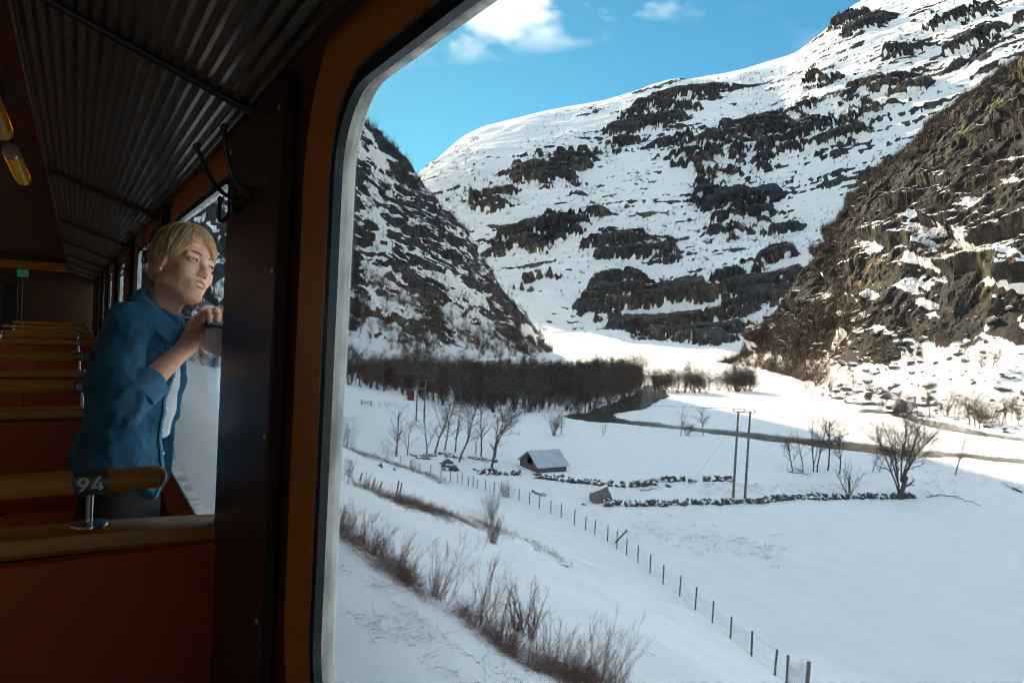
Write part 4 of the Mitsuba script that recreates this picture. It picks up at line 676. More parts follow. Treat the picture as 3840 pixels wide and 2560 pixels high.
# the lowered sash of the woman's window
w1 = wins[list(HOLES).index(1)]
sash = w1.buffer(-.014).intersection(sbox(0, -1, 9, -.05))
glass = w1.buffer(-.03).intersection(sbox(0, -1, 9, -.135))
W1 = WINDOW_KEYS[1]
m = ex(sash.difference(glass), .036); m.apply_translation((.345, 0, 0)); part(W1, 'sash', mikit.ply(m, 'cream_frame'))
m = bx(.338, .388, 1.985, 3.305, -.062, -.042, .006); part(W1, 'sash_cap', mikit.ply(m, 'gasket', smooth=40))
tri = trimesh.creation.triangulate_polygon(glass, engine='earcut')
part(W1, 'pane', mikit.ply(trimesh.Trimesh(np.column_stack([np.full(len(tri[0]), .363), tri[0]]), tri[1], process=False), 'pane_glass'))
part(W1, 'sticker', mikit.ply(cat([bx(.3425, .345, 2.08, 2.62, -.125, -.066)]), 'sticker_white'))
part(W1, 'sticker_band', mikit.ply(cat([bx(.3405, .3425, 2.36, 2.50, -.092, -.074)]), 'sticker_red'))

def text_on(txt, h, d=.0012):
    m = meshkit.text_mesh(txt, h, d, bold=True); b_ = m.bounds; m.apply_translation((-(b_[0, 0] + b_[1, 0]) / 2, -(b_[0, 1] + b_[1, 1]) / 2, 0)); return m
def cushion(x0, x1, y0, y1, z0, z1):
    m = bx(x0, x1, y0, y1, z0, z1).subdivide().subdivide().subdivide(); v = np.array(m.vertices); c = np.array([(x0 + x1) / 2, (y0 + y1) / 2, (z0 + z1) / 2]); h = np.array([x1 - x0, y1 - y0, z1 - z0]) / 2
    q = np.abs((v - c) / h); f = 1 - .5 * q[:, 0] ** 10 - .5 * q[:, 2] ** 10; v[:, 1] = c[1] + (v[:, 1] - c[1]) * np.maximum(f, .15); return trimesh.Trimesh(v, m.faces, process=False)
SEAT = {}
def seat_shapes():
    S = SEAT
    S['panel'] = mikit.ply(bx(-.95, .335, -.022, .022, -1.40, -.60, .005), 'brown_panel')
    S['cush'] = [mikit.ply(cushion(a, b, y0, y1, -1.05, -.607), 'upholstery', smooth=50) for a, b in ((-.94, -.312), (-.308, .33)) for y0, y1 in ((-.095, -.022), (.022, .095))]
    S['base'] = [mikit.ply(cushion(a, b, y0, y1, -1.16, -1.02), 'upholstery', smooth=50) for a, b in ((-.94, -.312), (-.308, .33)) for y0, y1 in ((-.56, -.10), (.10, .56))]
    xs = np.linspace(-.96, .338, 40); t = (xs + .96) / 1.3
    z = -.567 - .012 * np.cos(t * 12.56) * 0 - .016 * (np.abs(t - .5) * 2) ** 3
    sec = np.array([(-.055, -.02), (-.05, .012), (-.03, .022), (.03, .022), (.05, .012), (.055, -.02), (.04, -.034), (-.04, -.034)])
    V = np.array([[x, a, zz + b] for x, zz in zip(xs, z) for a, b in sec]); F = []
    n = len(sec)
    for i in range(len(xs) - 1):
        for j in range(n):
            a, b, c, d = i * n + j, i * n + (j + 1) % n, (i + 1) * n + (j + 1) % n, (i + 1) * n + j; F += [[a, c, b], [a, d, c]]
    F += [[0, j, j + 1] for j in range(1, n - 1)] + [[(len(xs) - 1) * n, (len(xs) - 1) * n + j + 1, (len(xs) - 1) * n + j] for j in range(1, n - 1)]
    S['rail'] = mikit.ply(trimesh.Trimesh(V, F, process=False), 'oiled_wood', smooth=40)
    S['bar'] = mikit.ply(tube([(-.93, 0, -.44), (-.922, 0, -.44), (-.915, 0, -.44), (-.3, 0, -.44), (.19, 0, -.44), (.2, 0, -.44), (.207, 0, -.44), (.213, 0, -.44)], [.012, .022, .028, .029, .029, .027, .021, .010], 20), 'oiled_wood', smooth=50)
    S['post'] = [mikit.ply(cat([tube([(x, 0, -.555), (x, 0, -.46)], .008, 12), tube([(x, 0, -.548), (x, 0, -.542), (x, 0, -.538)], [.042, .040, .02], 20)]), 'chrome', smooth=40) for x in (.045, -.78)]
    S['clamp'] = [mikit.ply(tube([(x - .035, 0, -.44), (x - .035, 0, -.44 + 1e-5), (x + .035, 0, -.44 - 1e-5), (x + .035, 0, -.44)], [.02, .034, .034, .02], 24), 'clamp_metal', smooth=40) for x in (.045, -.78)]
seat_shapes()
for i, no in enumerate(['94', '85', '75', '65', '54', '45', '35']):
    y = 1.95 + PITCH * i; to = T().translate([0, y, 0])
    k = thing('passenger_bench', ['orange upholstered double seat nearest the camera with number 94', 'second seat row from the camera with number 85', 'third seat row with number 75 on its bar', 'fourth seat row with number 65 on its bar', 'fifth seat row, far down the carriage', 'sixth seat row, far down the carriage in the dark', 'last seat row before the end wall'][i], 'seat', 'seat rows down the carriage')
    put = lambda par, nm, sh: part(par, nm, {**sh, 'to_world': to})
    put(k, 'panel', SEAT['panel'])
    for c in SEAT['cush']: put(k, 'backrest', c)
    for c in SEAT['base']: put(k, 'seat', c)
    put(k, 'rail', SEAT['rail']); b_ = put(k, 'grab_bar', SEAT['bar'])
    for j in range(2):
        put(k, 'post', SEAT['post'][j]); c = put(k, 'number_clamp', SEAT['clamp'][j])
        x = (.045, -.78)[j]
        m = text_on(no if j == 0 else str(int(no) - 1), .034); v = np.array(m.vertices); ang = v[:, 1] / .0345; r_ = .0342 + v[:, 2]
        v = np.stack([x + v[:, 0], -r_ * np.cos(ang), -.44 + r_ * np.sin(ang)], 1)
        scene[c + '__number'] = {**mikit.ply(trimesh.Trimesh(v, m.faces, process=False), 'plate_text'), 'to_world': to}

# luggage racks
P0, P1 = np.array([.30, 0, .452]), np.array([-.12, 0, .60]); dR = P1 - P0
def rods():
    return [bx(q[0] - .0045, q[0] + .0045, 0, PITCH, q[2] - .004, q[2] - .001) for q in (P0 + dR * t for t in np.linspace(.02, .98, 18))]
def rack(fine):
    ms = []
    n = 280 if fine else 90; tt = np.linspace(0, 1, 69); zig = ((np.arange(69) % 4) - 1.5)
    zig = np.array([0, .0035, 0, -.0035])[np.arange(69) % 4]
    w_ = .0021 if fine else .0062; V, F = [], []
    for i in range(n):
        y = (i + .5) * PITCH / n; c = P0 + dR * tt[:, None]; c[:, 1] = y + zig
        o = len(V) * 138; a = c.copy(); a[:, 1] -= w_; b = c.copy(); b[:, 1] += w_; V.append(np.vstack([a, b])); j = np.arange(68)
        F.append(np.vstack([np.stack([o + j, o + j + 1, o + 70 + j], 1), np.stack([o + j, o + 70 + j, o + 69 + j], 1)]))
    ms.append(trimesh.Trimesh(np.vstack(V), np.vstack(F), process=False)); return mikit.ply(cat(ms), 'netting_metal')
RF, RC, RODS = rack(True), rack(False), mikit.ply(cat(rods()), 'dark_metal')
RAIL = mikit.ply(tube([P1 + [-.006, 0, .01], P1 + [-.006, PITCH, .01]], .011, 10), 'dark_metal', smooth=50); RAILB = mikit.ply(tube([P0 + [.008, 0, 0], P0 + [.008, PITCH, 0]], .009, 8), 'dark_metal', smooth=50)
bar = P0 + np.outer(np.linspace(-.14, 1.02, 8), dR); bar[:, 2] -= .012; bar[0, 2] += .01
BAR = mikit.ply(tube(bar, .009, 8), 'dark_metal', smooth=50)
for i in range(-2, 8):
    y = 1.6 + PITCH * (i - 1); to = T().translate([0, y, 0])
    if i < 0: continue
    k = thing('luggage_rack', ['dark luggage rack bay overhead, nearest the camera at the top left corner', 'wide netting luggage rack bay just above the woman', 'third luggage rack bay from the camera, behind the woman', 'fourth luggage rack bay from the camera', 'fifth luggage rack bay from the camera', 'sixth luggage rack bay from the camera', 'seventh luggage rack bay, tiny and far', 'farthest luggage rack bay at the end wall'][i], 'luggage rack', 'luggage racks down the carriage')
    for nm, sh in (('netting', RF if i < 3 else RC), ('rods', RODS), ('front_rail', RAIL), ('back_rail', RAILB), ('support_bar', BAR)): part(k, nm, {**sh, 'to_world': to})
# coat hooks
def hook_arm(y0, tip):
    a = np.array([.332, y0, .27]); b = np.array(tip)
    t = np.linspace(0, 1, 12)[:, None]; p = a * (1 - t) ** 2 + 2 * np.array([.27, (y0 + b[1]) / 2, .235]) * t * (1 - t) + b * t * t
    s = trimesh.creation.icosphere(2, .0085); s.apply_translation(b); return cat([tube(p, .0048, 8), s])
def hook_low(y0):
    t = np.linspace(0, 1, 12)[:, None]; a, c, b = np.array([.332, y0, .27]), np.array([.27, y0, .15]), np.array([.285, y0, .26])
    s = trimesh.creation.icosphere(2, .007); s.apply_translation(b); return cat([tube(a * (1 - t) ** 2 + 2 * c * t * (1 - t) + b * t * t, .0045, 8), s])
plate = cat([bx(.3265, .33, -.03 + y_, .03 + y_, .25, .31, .001) for y_ in (-.07, .09)])
HK = [('arm', mikit.ply(hook_arm(-.07, (.258, -.07, .388)), 'dark_metal', smooth=50)), ('arm', mikit.ply(hook_arm(.09, (.215, .0, .352)), 'dark_metal', smooth=50)), ('lower_hook', mikit.ply(hook_low(-.055), 'dark_metal', smooth=50)), ('lower_hook', mikit.ply(hook_low(.105), 'dark_metal', smooth=50)), ('plate', mikit.ply(plate, 'dark_metal'))]
for i in range(6):
    k = thing('coat_hook', 'curved metal coat hooks on the dark pillar nearest the camera' if i == 0 else 'curved coat hooks on a pillar behind the woman' if i == 1 else ['third', 'fourth', 'fifth', 'sixth'][i - 2] + ' set of coat hooks from the camera, far down the carriage', 'coat hook', 'coat hooks on the pillars')
    for nm, sh in HK: part(k, nm, {**sh, 'to_world': T().translate([0, 1.66 + PITCH * i, 0])})
# lamps
scene['lamp_cover'] = two({'type': 'principled', 'base_color': rgb(.8, .5, .02), 'roughness': .4})
for i, y in enumerate((2.95, 4.4)):
    k = thing('ceiling_lamp', ['amber tube lamp at the left edge of the picture', 'glowing amber tube lamp with grey end cap'][i], 'lamp')
    m = tube([(-.30, y + .012, .75), (-.30, y + .5, .75), (-.30, y + .96, .75), (-.30, y + .985, .75), (-.30, y + 1.0, .75)], [.040, .040, .040, .034, .018], 20)
    part(k, 'tube', {**mikit.ply(m, 'lamp_cover', smooth=40), 'emitter': {'type': 'area', 'radiance': rgb(.17, .085, .0025)}})
    part(k, 'end_cap', mikit.ply(tube([(-.30, y - .02, .75), (-.30, y - .012, .75), (-.30, y + .012, .75)], [.036, .042, .042], 20), 'chrome', smooth=40))
    for q in (.1, .85): part(k, 'bracket', mikit.ply(bx(-.31, -.29, y + q, y + q + .03, .78, .94), 'dark_metal'))
# end wall details
part(car, 'door', mikit.ply(bx(-1.65, -.95, 17.95, 17.998, -1.45, .45, .01), 'dark_panel'))
for x in (-1.55, -1.27): part(car + '__door', 'window', mikit.ply(bx(x, x + .24, 17.94, 17.949, -.5, .3, .004), 'gasket'))
part(car, 'header_panel', mikit.ply(bx(-2.4, .34, 17.9, 17.99, .62, .80, .01), 'oiled_wood'))
k = thing('exit_sign', 'tiny green emergency exit sign above the far door', 'sign'); scene['sign_green'] = two({'type': 'principled', 'base_color': rgb(.0, .08, .03), 'roughness': .5})
part(k, 'plate', {**mikit.ply(bx(-1.05, -.85, 17.84, 17.86, .44, .60), 'sign_green'), 'emitter': {'type': 'area', 'radiance': rgb(.0004, .008, .003)}})
part(k, 'symbol', mikit.ply(cat([bx(-.97, -.95, 17.832, 17.838, .47, .55), bx(-1.0, -.93, 17.832, 17.838, .51, .53), bx(-.93, -.88, 17.832, 17.838, .47, .57)]), 'plate_text'))

# ------------------------------------------------------------------ the woman at the window
mat('skin', lambda p, n, uv: mikit.mix((0.80, 0.40, 0.24), (0.95, 0.57, 0.38), mikit.fbm(p.x * 70, p.y * 70, p.z * 70, 3)), 0.45, specular=0.4)
mat('lip', (0.72, 0.24, 0.19), 0.4)
mat('teeth', (0.80, 0.76, 0.68), 0.25)
mat('eye_white', (0.72, 0.70, 0.68), 0.15)
mat('iris', (0.10, 0.17, 0.24), 0.1)
mat('lash', (0.05, 0.03, 0.025), 0.6)
mat('brow', (0.30, 0.18, 0.10), 0.8)
bumpy('blonde_hair', lambda p, n, uv: mikit.mix((0.58, 0.32, 0.14), (0.96, 0.68, 0.40), mikit.fbm(p.x * 70, p.y * 70, p.z * 22, 3)), 0.42, lambda p, n, uv: mikit.fbm(p.x * 320, p.y * 320, p.z * 70, 2), 0.0012, 2e-4)
bumpy('dark_blonde', lambda p, n, uv: mikit.mix((0.32, 0.17, 0.07), (0.66, 0.42, 0.21), mikit.fbm(p.x * 70, p.y * 70, p.z * 22, 3)), 0.4, lambda p, n, uv: mikit.fbm(p.x * 320, p.y * 320, p.z * 70, 2), 0.0012, 2e-4)
def denim(p, n, uv):
    f = mikit.fbm(p.x * 18, p.y * 18, p.z * 12, 3); w = mikit.noise(p.x * 700, p.y * 700, p.z * 700)
    return mikit.mix((0.010, 0.070, 0.15), (0.055, 0.22, 0.36), f * 0.8 + w * 0.2)
bumpy('denim', denim, 0.85, lambda p, n, uv: mikit.fbm(p.x * 60, p.y * 60, p.z * 34, 4), 0.004, sheen=0.3)
bumpy('denim_seam', (0.07, 0.22, 0.36), 0.85, lambda p, n, uv: mikit.noise(p.x * 500, p.y * 500, p.z * 500), 0.0008)
bumpy('grey_cotton', (0.56, 0.57, 0.58), 0.9, lambda p, n, uv: mikit.fbm(p.x * 60, p.y * 60, p.z * 25, 3), 0.003)
mat('black_jeans', (0.018, 0.017, 0.018), 0.8)
mat('pearl', (0.82, 0.80, 0.74), 0.15)
mat('blue_band', (0.03, 0.22, 0.48), 0.6)

def smin(a, b, k):
    h = np.clip(.5 + .5 * (b - a) / k, 0, 1); return b + (a - b) * h - k * h * (1 - h)
def smax(a, b, k): return -smin(-a, -b, k)
def ball(P, c, r): return np.linalg.norm(P - np.asarray(c), axis=-1) - r
def cap(P, a, b, ra, rb):
    a, b = np.asarray(a, float), np.asarray(b, float); d = b - a; t = np.clip(((P - a) @ d) / (d @ d), 0, 1)
    return np.linalg.norm(P - a - t[..., None] * d, axis=-1) - (ra + (rb - ra) * t)
def ell(P, c, r, M=None):
    q = P - np.asarray(c)
    if M is not None: q = q @ M
    r = np.asarray(r, float); k0 = np.linalg.norm(q / r, axis=-1); k1 = np.linalg.norm(q / (r * r), axis=-1); return k0 * (k0 - 1) / (k1 + 1e-9)
def chain(P, pts, rs, k=.01):
    d = None
    for i in range(len(pts) - 1):
        c = cap(P, pts[i], pts[i + 1], rs[i], rs[i + 1]); d = c if d is None else smin(d, c, k)
    return d
def surface(f, lo, hi, h):
    """naive surface nets of f = 0 on a grid"""
    ax = [np.arange(a, b + h, h) for a, b in zip(lo, hi)]; n = [len(a) for a in ax]
    D = np.empty(n, np.float32)
    for i0 in range(0, n[0], 16):
        X = np.stack(np.meshgrid(ax[0][i0:i0 + 16], ax[1], ax[2], indexing='ij'), -1); D[i0:i0 + 16] = f(X)
    neg = D < 0; c8 = sum(neg[a:n[0] - 1 + a, b:n[1] - 1 + b, c:n[2] - 1 + c].astype(int) for a, b, c in np.ndindex(2, 2, 2)); act = (c8 > 0) & (c8 < 8)
    idx = -np.ones(act.shape, int); cells = np.argwhere(act); idx[act] = np.arange(len(cells)); S = np.zeros((len(cells), 3)); W = np.zeros(len(cells))
    cor = list(np.ndindex(2, 2, 2))
    for a in cor:
        for k in range(3):
            if a[k]: continue
            b = tuple(a[j] + (j == k) for j in range(3)); da, db = (D[tuple((cells + np.array(q)).T)] for q in (a, b)); m = (da < 0) != (db < 0)
            t = np.where(m, da / np.where(m, da - db, 1), 0); pos = np.repeat(np.array(a, float)[None], len(cells), 0); pos[:, k] = t; S += pos * m[:, None]; W += m
    V = np.array(lo) + (cells + S / W[:, None]) * h; F = []
    for k in range(3):
        a, b = (k + 1) % 3, (k + 2) % 3; s0 = [slice(None)] * 3; s1 = [slice(None)] * 3; s0[k] = slice(0, -1); s1[k] = slice(1, None)
        cr = neg[tuple(s0)] != neg[tuple(s1)]; e = np.argwhere(cr); e = e[(e[:, a] > 0) & (e[:, b] > 0) & (e[:, a] < n[a] - 1) & (e[:, b] < n[b] - 1)]
        o = np.zeros((4, 3), int); o[1, a] = o[2, a] = -1; o[2, b] = o[3, b] = -1
        q = np.stack([idx[tuple((e + x).T)] for x in o], 1); fl = neg[tuple(e.T)]; q[~fl] = q[~fl][:, ::-1]; F.append(q)
    F = np.vstack(F); return trimesh.Trimesh(V, np.vstack([F[:, [0, 1, 2]], F[:, [0, 2, 3]]]), process=False)

HC = np.array([.2866, 2.4103, .1262]); HF, HL_, HT = (np.array(a) for a in ([.56004, -.81939, .12227], [.8110, .51209, -.28292], [.16921, .2576, .95132]))
HM = np.stack([HF, HL_, HT], 1)
def H(f, l, t): return HC + HM @ np.array([f, l, t])
def sides(fn): return np.minimum(fn(1), fn(-1))
NECK = np.array([.212, 2.432, -.058]); NL = (NECK - HC) @ HM
def head_sdf(Q):
    d = ell(Q, (-.012, 0, .032), (.094, .074, .094))
    d = smin(d, ell(Q, (.028, 0, -.050), (.058, .056, .072)), .035)
    d = smin(d, cap(Q, (.066, 0, -.104), (.058, 0, -.106), .0165, .018), .03)
    for s in (1, -1):
        d = smin(d, cap(Q, (.006, .053 * s, -.070), (.056, .018 * s, -.106), .012, .014), .03)
        d = smin(d, ball(Q, (.058, .037 * s, -.034), .023), .03)
        d = smin(d, cap(Q, (.081, .012 * s, .017), (.069, .046 * s, .017), .009, .008), .02)
        d = smax(d, -ball(Q, (.098, .031 * s, -.001), .0155), .016)
        d = smin(d, ell(Q, (.0765, .031 * s, -.001), (.0145, .018, .0125)), .005); d = smax(d, -ell(Q, (.094, .0315 * s, -.0012), (.016, .0130, .0042)), .0015)
        d = smin(d, ball(Q, (.094, .0115 * s, -.041), .0075), .007)
        e = ell(Q, (-.006, .075 * s, -.006), (.017, .008, .031)); d = smin(d, smax(e, -ell(Q, (-.002, .084 * s, -.003), (.010, .007, .020)), .004), .008)
    d = smin(d, cap(Q, (.082, 0, .010), (.106, 0, -.034), .0075, .0105), .014)
    d = smin(d, ell(Q, (.078, 0, -.075), (.018, .030, .022)), .018)
    d = smax(d, -ell(Q, (.101, 0, -.0742), (.018, .0290, .0066)), .003)
    d = smin(d, cap(Q, (-.022, 0, -.070), NL, .050, .052), .03)
    return d
def in_head(m): m.vertices = np.array(m.vertices) @ HM.T + HC; return m
woman = thing('person', 'short haired blonde woman in denim shirt leaning on the open window', 'person')
skin = [in_head(surface(head_sdf, (-.13, -.10, -.24), (.13, .10, .145), .0020))]

# --- right arm and hand (nearer), left hand on the sash
SH_R, EL_R, WR_R = np.array([.138, 2.352, -.058]), np.array([.118, 2.262, -.305]), np.array([.304, 2.345, -.118])
CU = EL_R + (WR_R - EL_R) * .36
def finger(P, pts, rs): return chain(P, pts, rs, .004)
HB = np.array([.322, 2.366, -.050])     # knuckle centre of the right hand, above the sash cap
def hand_r(P):
    d = cap(P, EL_R, WR_R, .040, .0265); d = smin(d, cap(P, WR_R, WR_R + (HB - WR_R) * .4, .0255, .026), .02)
    ya = np.array([-.25, .95, 0.1]); ya /= np.linalg.norm(ya)
    kn = [HB + ya * o + np.array([.0, 0, z_]) for o, z_ in ((-.036, -.008), (-.012, .002), (.012, .001), (.034, -.008))]
    for i, q in enumerate(kn):
        d = smin(d, cap(P, WR_R + ya * (-.012 + .008 * i) + [.004, 0, .01], q, .016, .0115), .014)
        r = [.0105, .0098, .0088, .0078]; L = [.88, 1.0, .94, .76][i]
        p1 = q + np.array([.030, -.004, .012]) * L; p2 = p1 + np.array([.018, -.004, -.018]) * L; p3 = p2 + np.array([.004, -.002, -.020]) * L
        d = smin(d, finger(P, [q, p1, p2, p3], r), .005)
    t0 = WR_R + [.012, -.02, .012]; t1 = t0 + [.022, -.018, .022]; t2 = t1 + [.024, .002, .018]
    d = smin(d, finger(P, [t0, t1, t2], [.016, .0125, .0095]), .010)
    return d
skin.append(surface(hand_r, (.04, 2.22, -.40), (.41, 2.45, .02), .0028))
HB2 = np.array([.364, 2.255, -.020])
def hand_l(P):
    w_ = np.array([.358, 2.348, -.018]); d = cap(P, (.315, 2.60, -.13), w_, .036, .025)
    xa = np.array([1, .15, 0]); kn = [HB2 + xa * o + np.array([0, 0, z_]) for o, z_ in ((-.030, .0), (-.008, .006), (.014, .004), (.034, -.004))]
    for i, q in enumerate(kn):
        d = smin(d, cap(P, w_ + xa * (-.012 + .008 * i), q, .016, .0115), .014); L = [.9, 1.0, .94, .75][i]
        p1 = q + np.array([.003, -.036, .008]) * L; p2 = p1 + np.array([.002, -.022, -.014]) * L; p3 = p2 + np.array([0, -.006, -.018]) * L
        d = smin(d, finger(P, [q, p1, p2, p3], [.0105, .0098, .0088, .0078]), .005)
    t0 = w_ + [-.018, -.02, -.004]; d = smin(d, finger(P, [t0, t0 + [-.018, -.03, -.012], t0 + [-.012, -.055, -.022]], [.015, .012, .009]), .01)
    return d
skin.append(surface(hand_l, (.25, 2.14, -.20), (.43, 2.66, .03), .003))
part(woman, 'body', mikit.ply(cat(skin), 'skin', smooth=True))

# face details
for s in (1, -1):
    e = trimesh.creation.icosphere(3, .0122); e.apply_translation((.0765, .031 * s, -.001)); ek = part(woman, 'eye', mikit.ply(in_head(e), 'eye_white', smooth=True))
    g_ = np.array([.93, .30, .05]); g_ /= np.linalg.norm(g_); c = np.array([.0765, .031 * s, -.001])
    i_ = trimesh.creation.icosphere(3, .0062); i_.vertices = np.array(i_.vertices) * [.35, 1, 1]; i_.apply_translation(c + g_ * .0112); part(ek, 'iris', mikit.ply(in_head(i_), 'iris', smooth=True))
    i_ = trimesh.creation.icosphere(2, .0027); i_.apply_translation(c + g_ * .0123); part(ek, 'pupil', mikit.ply(in_head(i_), 'lash', smooth=True))
    t = np.linspace(-1, 1, 14)
    def lid(up): return np.stack([.0770 + .0142 * np.cos(t * 1.1), .0315 * s + .0150 * np.sin(t * 1.05), -.0012 + up * (1 - t * t) - .0006 * t * s], 1)
    part(woman, 'eyelash', mikit.ply(in_head(cat([tube(lid(.0041), [.0005] + [.0012] * 12 + [.0005], 5), tube(lid(-.0041), .0005, 5)])), 'lash'))
    b_ = np.stack([.0905 - .020 * ((t + 1) / 2) ** 2, (.013 + .036 * (t + 1) / 2) * s, .0215 + .005 * np.sin((t + 1) * 1.4) - .003 * (t < -.8)], 1)
    part(woman, 'eyebrow', mikit.ply(in_head(tube(b_, np.interp(t, [-1, -.6, .4, 1], [.0018, .0034, .0028, .0009]), 6)), 'brow', smooth=True))
t = np.linspace(-1, 1, 21)
up = np.stack([.0985 - .019 * t * t, .0300 * t, -.0655 + .0000 * t * t + .0012 * np.cos(t * 6)], 1); lo = np.stack([.0970 - .019 * t * t, .0290 * t, -.0828 + .0160 * t * t], 1)
part(woman, 'lips', mikit.ply(in_head(cat([tube(up, .0008 + .0017 * (1 - t * t), 8), tube(lo, .0010 + .0024 * (1 - t * t), 8)])), 'lip', smooth=True))
tm = []
for j in range(10):
    a = (j - 4.5) / 4.5 * .9; m = bx(-.002, .002, -.0025, .0025, -.0050, .0042, .0008); m.apply_translation((.0905 - .013 * a * a, .0235 * a, -.0712 + .003 * a * a)); tm.append(m)
part(woman, 'teeth', mikit.ply(in_head(cat(tm)), 'teeth'))
part(woman, 'nostril', mikit.ply(in_head(cat([trimesh.creation.icosphere(2, .0034).apply_transform(np.diag([1, 1, .5, 1])).apply_translation((.0995, .0068 * s, -.0475)) for s in (1, -1)])), 'lash'))
ea = trimesh.creation.icosphere(3, .0062); ea.apply_translation((.004, -.081, -.040)); part(woman, 'earring', mikit.ply(in_head(ea), 'pearl', smooth=True))

# hair: a shell over the skull cut along the hairline, plus loose strands swept from a side parting
HR, HO = np.array([.105, .085, .102]), np.array([-.016, 0, .040])
def hair_sdf(Q):
    f, l, t_ = Q[..., 0], Q[..., 1], Q[..., 2]
    n = meshkit.fbm(np.stack([np.arctan2(l, f + .02) * 7, t_ * 18, f * 16], -1), 3, 4)
    d = ell(Q, HO, HR) - .007 * (n - .5)
    d = smin(d, ell(Q, (-.055, 0, -.030), (.050, .064, .058)), .03)
    d = smax(d, -ell(Q, (-.014, 0, .030), (.090, .072, .089)), .006)
    top = np.interp(l, [-.09, -.066, -.055, -.03, .0, .03, .055, .07, .09], [-.02, .0, .032, .064, .070, .058, .030, -.002, -.03]) + .010 * (n - .5)
    front = np.interp(t_, [-.06, -.02, .02, .06], [-.012, .004, .022, .030]) + np.where(l > 0, .014, 0)
    d = smax(d, np.minimum(top - t_, f - front), .008)
    d = smax(d, -.048 - t_ + .35 * np.clip(f + .03, 0, .1), .010)
    return smax(d, -ell(Q, (.000, -.088, -.020), (.021, .030, .026)), .006)
hair = surface(hair_sdf, (-.14, -.10, -.12), (.11, .10, .16), .0026)
g_ = np.random.default_rng(33); st = []
def on_shell(d, r): return HO + d * HR * r
def strand(a, b, r, w_):
    a, b = (np.array(q) - HO for q in (a, b)); a, b = a / HR, b / HR; a /= np.linalg.norm(a); b /= np.linalg.norm(b); om = np.arccos(np.clip(a @ b, -1, 1)); t = np.linspace(0, 1, 10)[:, None]
    p = on_shell((np.sin((1 - t) * om) * a + np.sin(t * om) * b) / np.sin(om), r + .035 * np.sin(t * 3.14) * g_.random() + .01)
    keep = ~((p[:, 1] < -.04) & (np.abs(p[:, 0]) < .019) & (p[:, 2] < .002)); p = p[:10 if keep.all() else max(3, int(np.argmin(keep)))]
    st.append(tube(p, np.interp(np.linspace(0, 1, len(p)), [0, .6, 1], [w_, w_, w_ * .3]), 4, False))
def lerp(A, t): A = np.array(A, float); x = t * (len(A) - 1); i = min(int(x), len(A) - 2); return A[i] + (A[i + 1] - A[i]) * (x - i)
PARTL = [(.070, -.034, .108), (.035, -.032, .132), (-.02, -.028, .142), (-.07, -.015, .125)]
FR = [(.088, .0, .066), (.080, .035, .050), (.062, .062, .020), (.040, .078, -.012), (.0, .085, -.035), (-.05, .075, -.05), (-.09, .03, -.05)]
BK = [(.078, -.040, .060), (.055, -.066, .030), (.030, -.078, .0), (.010, -.084, -.002), (-.026, -.086, -.025), (-.05, -.078, -.052), (-.085, -.04, -.056)]
for i in range(560):
    t = g_.random(); J = g_.normal(0, .005, 3); strand(lerp(PARTL, min(1, max(0, t + g_.normal(0, .06)))) + g_.normal(0, .006, 3), lerp(FR if i % 2 else BK, t) + J, 1.0 + .02 * g_.random() + .05 * (g_.random() < .06), .0012)
fine = st; st = []
for i in range(90):
    t = g_.random(); strand(lerp(PARTL, min(1, max(0, t + g_.normal(0, .08)))) + g_.normal(0, .006, 3), lerp(FR if i % 2 else BK, t) + g_.normal(0, .006, 3), 1.005 + .02 * g_.random(), .0034)
locks, st = st, fine
hk = part(woman, 'hair', mikit.ply(in_head(hair), 'blonde_hair', smooth=True)); part(hk, 'locks', mikit.ply(in_head(cat(locks)), 'dark_blonde', smooth=True), kind='stuff'); part(hk, 'strands', mikit.ply(in_head(cat(st)), 'blonde_hair'), kind='stuff')

# shirt, t-shirt, trousers
SH_L = np.array([.245, 2.66, -.06]); FRONT = np.array([.905, -.425, 0.0])
AX = np.array([.425, .905, 0.0])
def torso(P, g=0.0):
    d = cap(P, SH_R + [.015, .04, -.002], SH_L + [-.02, -.03, -.005], .050 + g, .050 + g)
    Mt = np.stack([FRONT, AX, [0, 0, 1]], 1)
    d = smin(d, ell(P, (.182, 2.515, -.22), (.108 + g, .150 + g, .20), Mt), .05)
    d = smin(d, ell(P, (.160, 2.49, -.46), (.105 + g, .140 + g, .24), Mt), .08)
    return smin(d, cap(P, NECK, (.185, 2.46, -.10), .046 + g, .06 + g), .05)
def fold(P, s=1.0):
    return .020 * s * (meshkit.fbm(np.stack([P[..., 0] * 16 + P[..., 2] * 9, P[..., 1] * 16, P[..., 2] * 5], -1), 3, 17) - .5) + .009 * s * (meshkit.fbm(P * 30, 3, 18) - .5) - .011 * s * (.5 - np.abs(2 * meshkit.fbm(np.stack([P[..., 0] * 14 - P[..., 2] * 12, P[..., 1] * 14, P[..., 2] * 9 + P[..., 0] * 10], -1), 3, 19) - 1)) * 1.0
ca = (WR_R - EL_R) / np.linalg.norm(WR_R - EL_R); TO = np.array([.182, 2.515, 0])
def uedge(z): return np.interp(z, [-.62, -.40, -.30, -.2, -.12, -.05], [-.108, -.096, -.088, -.048, -.022, -.010])
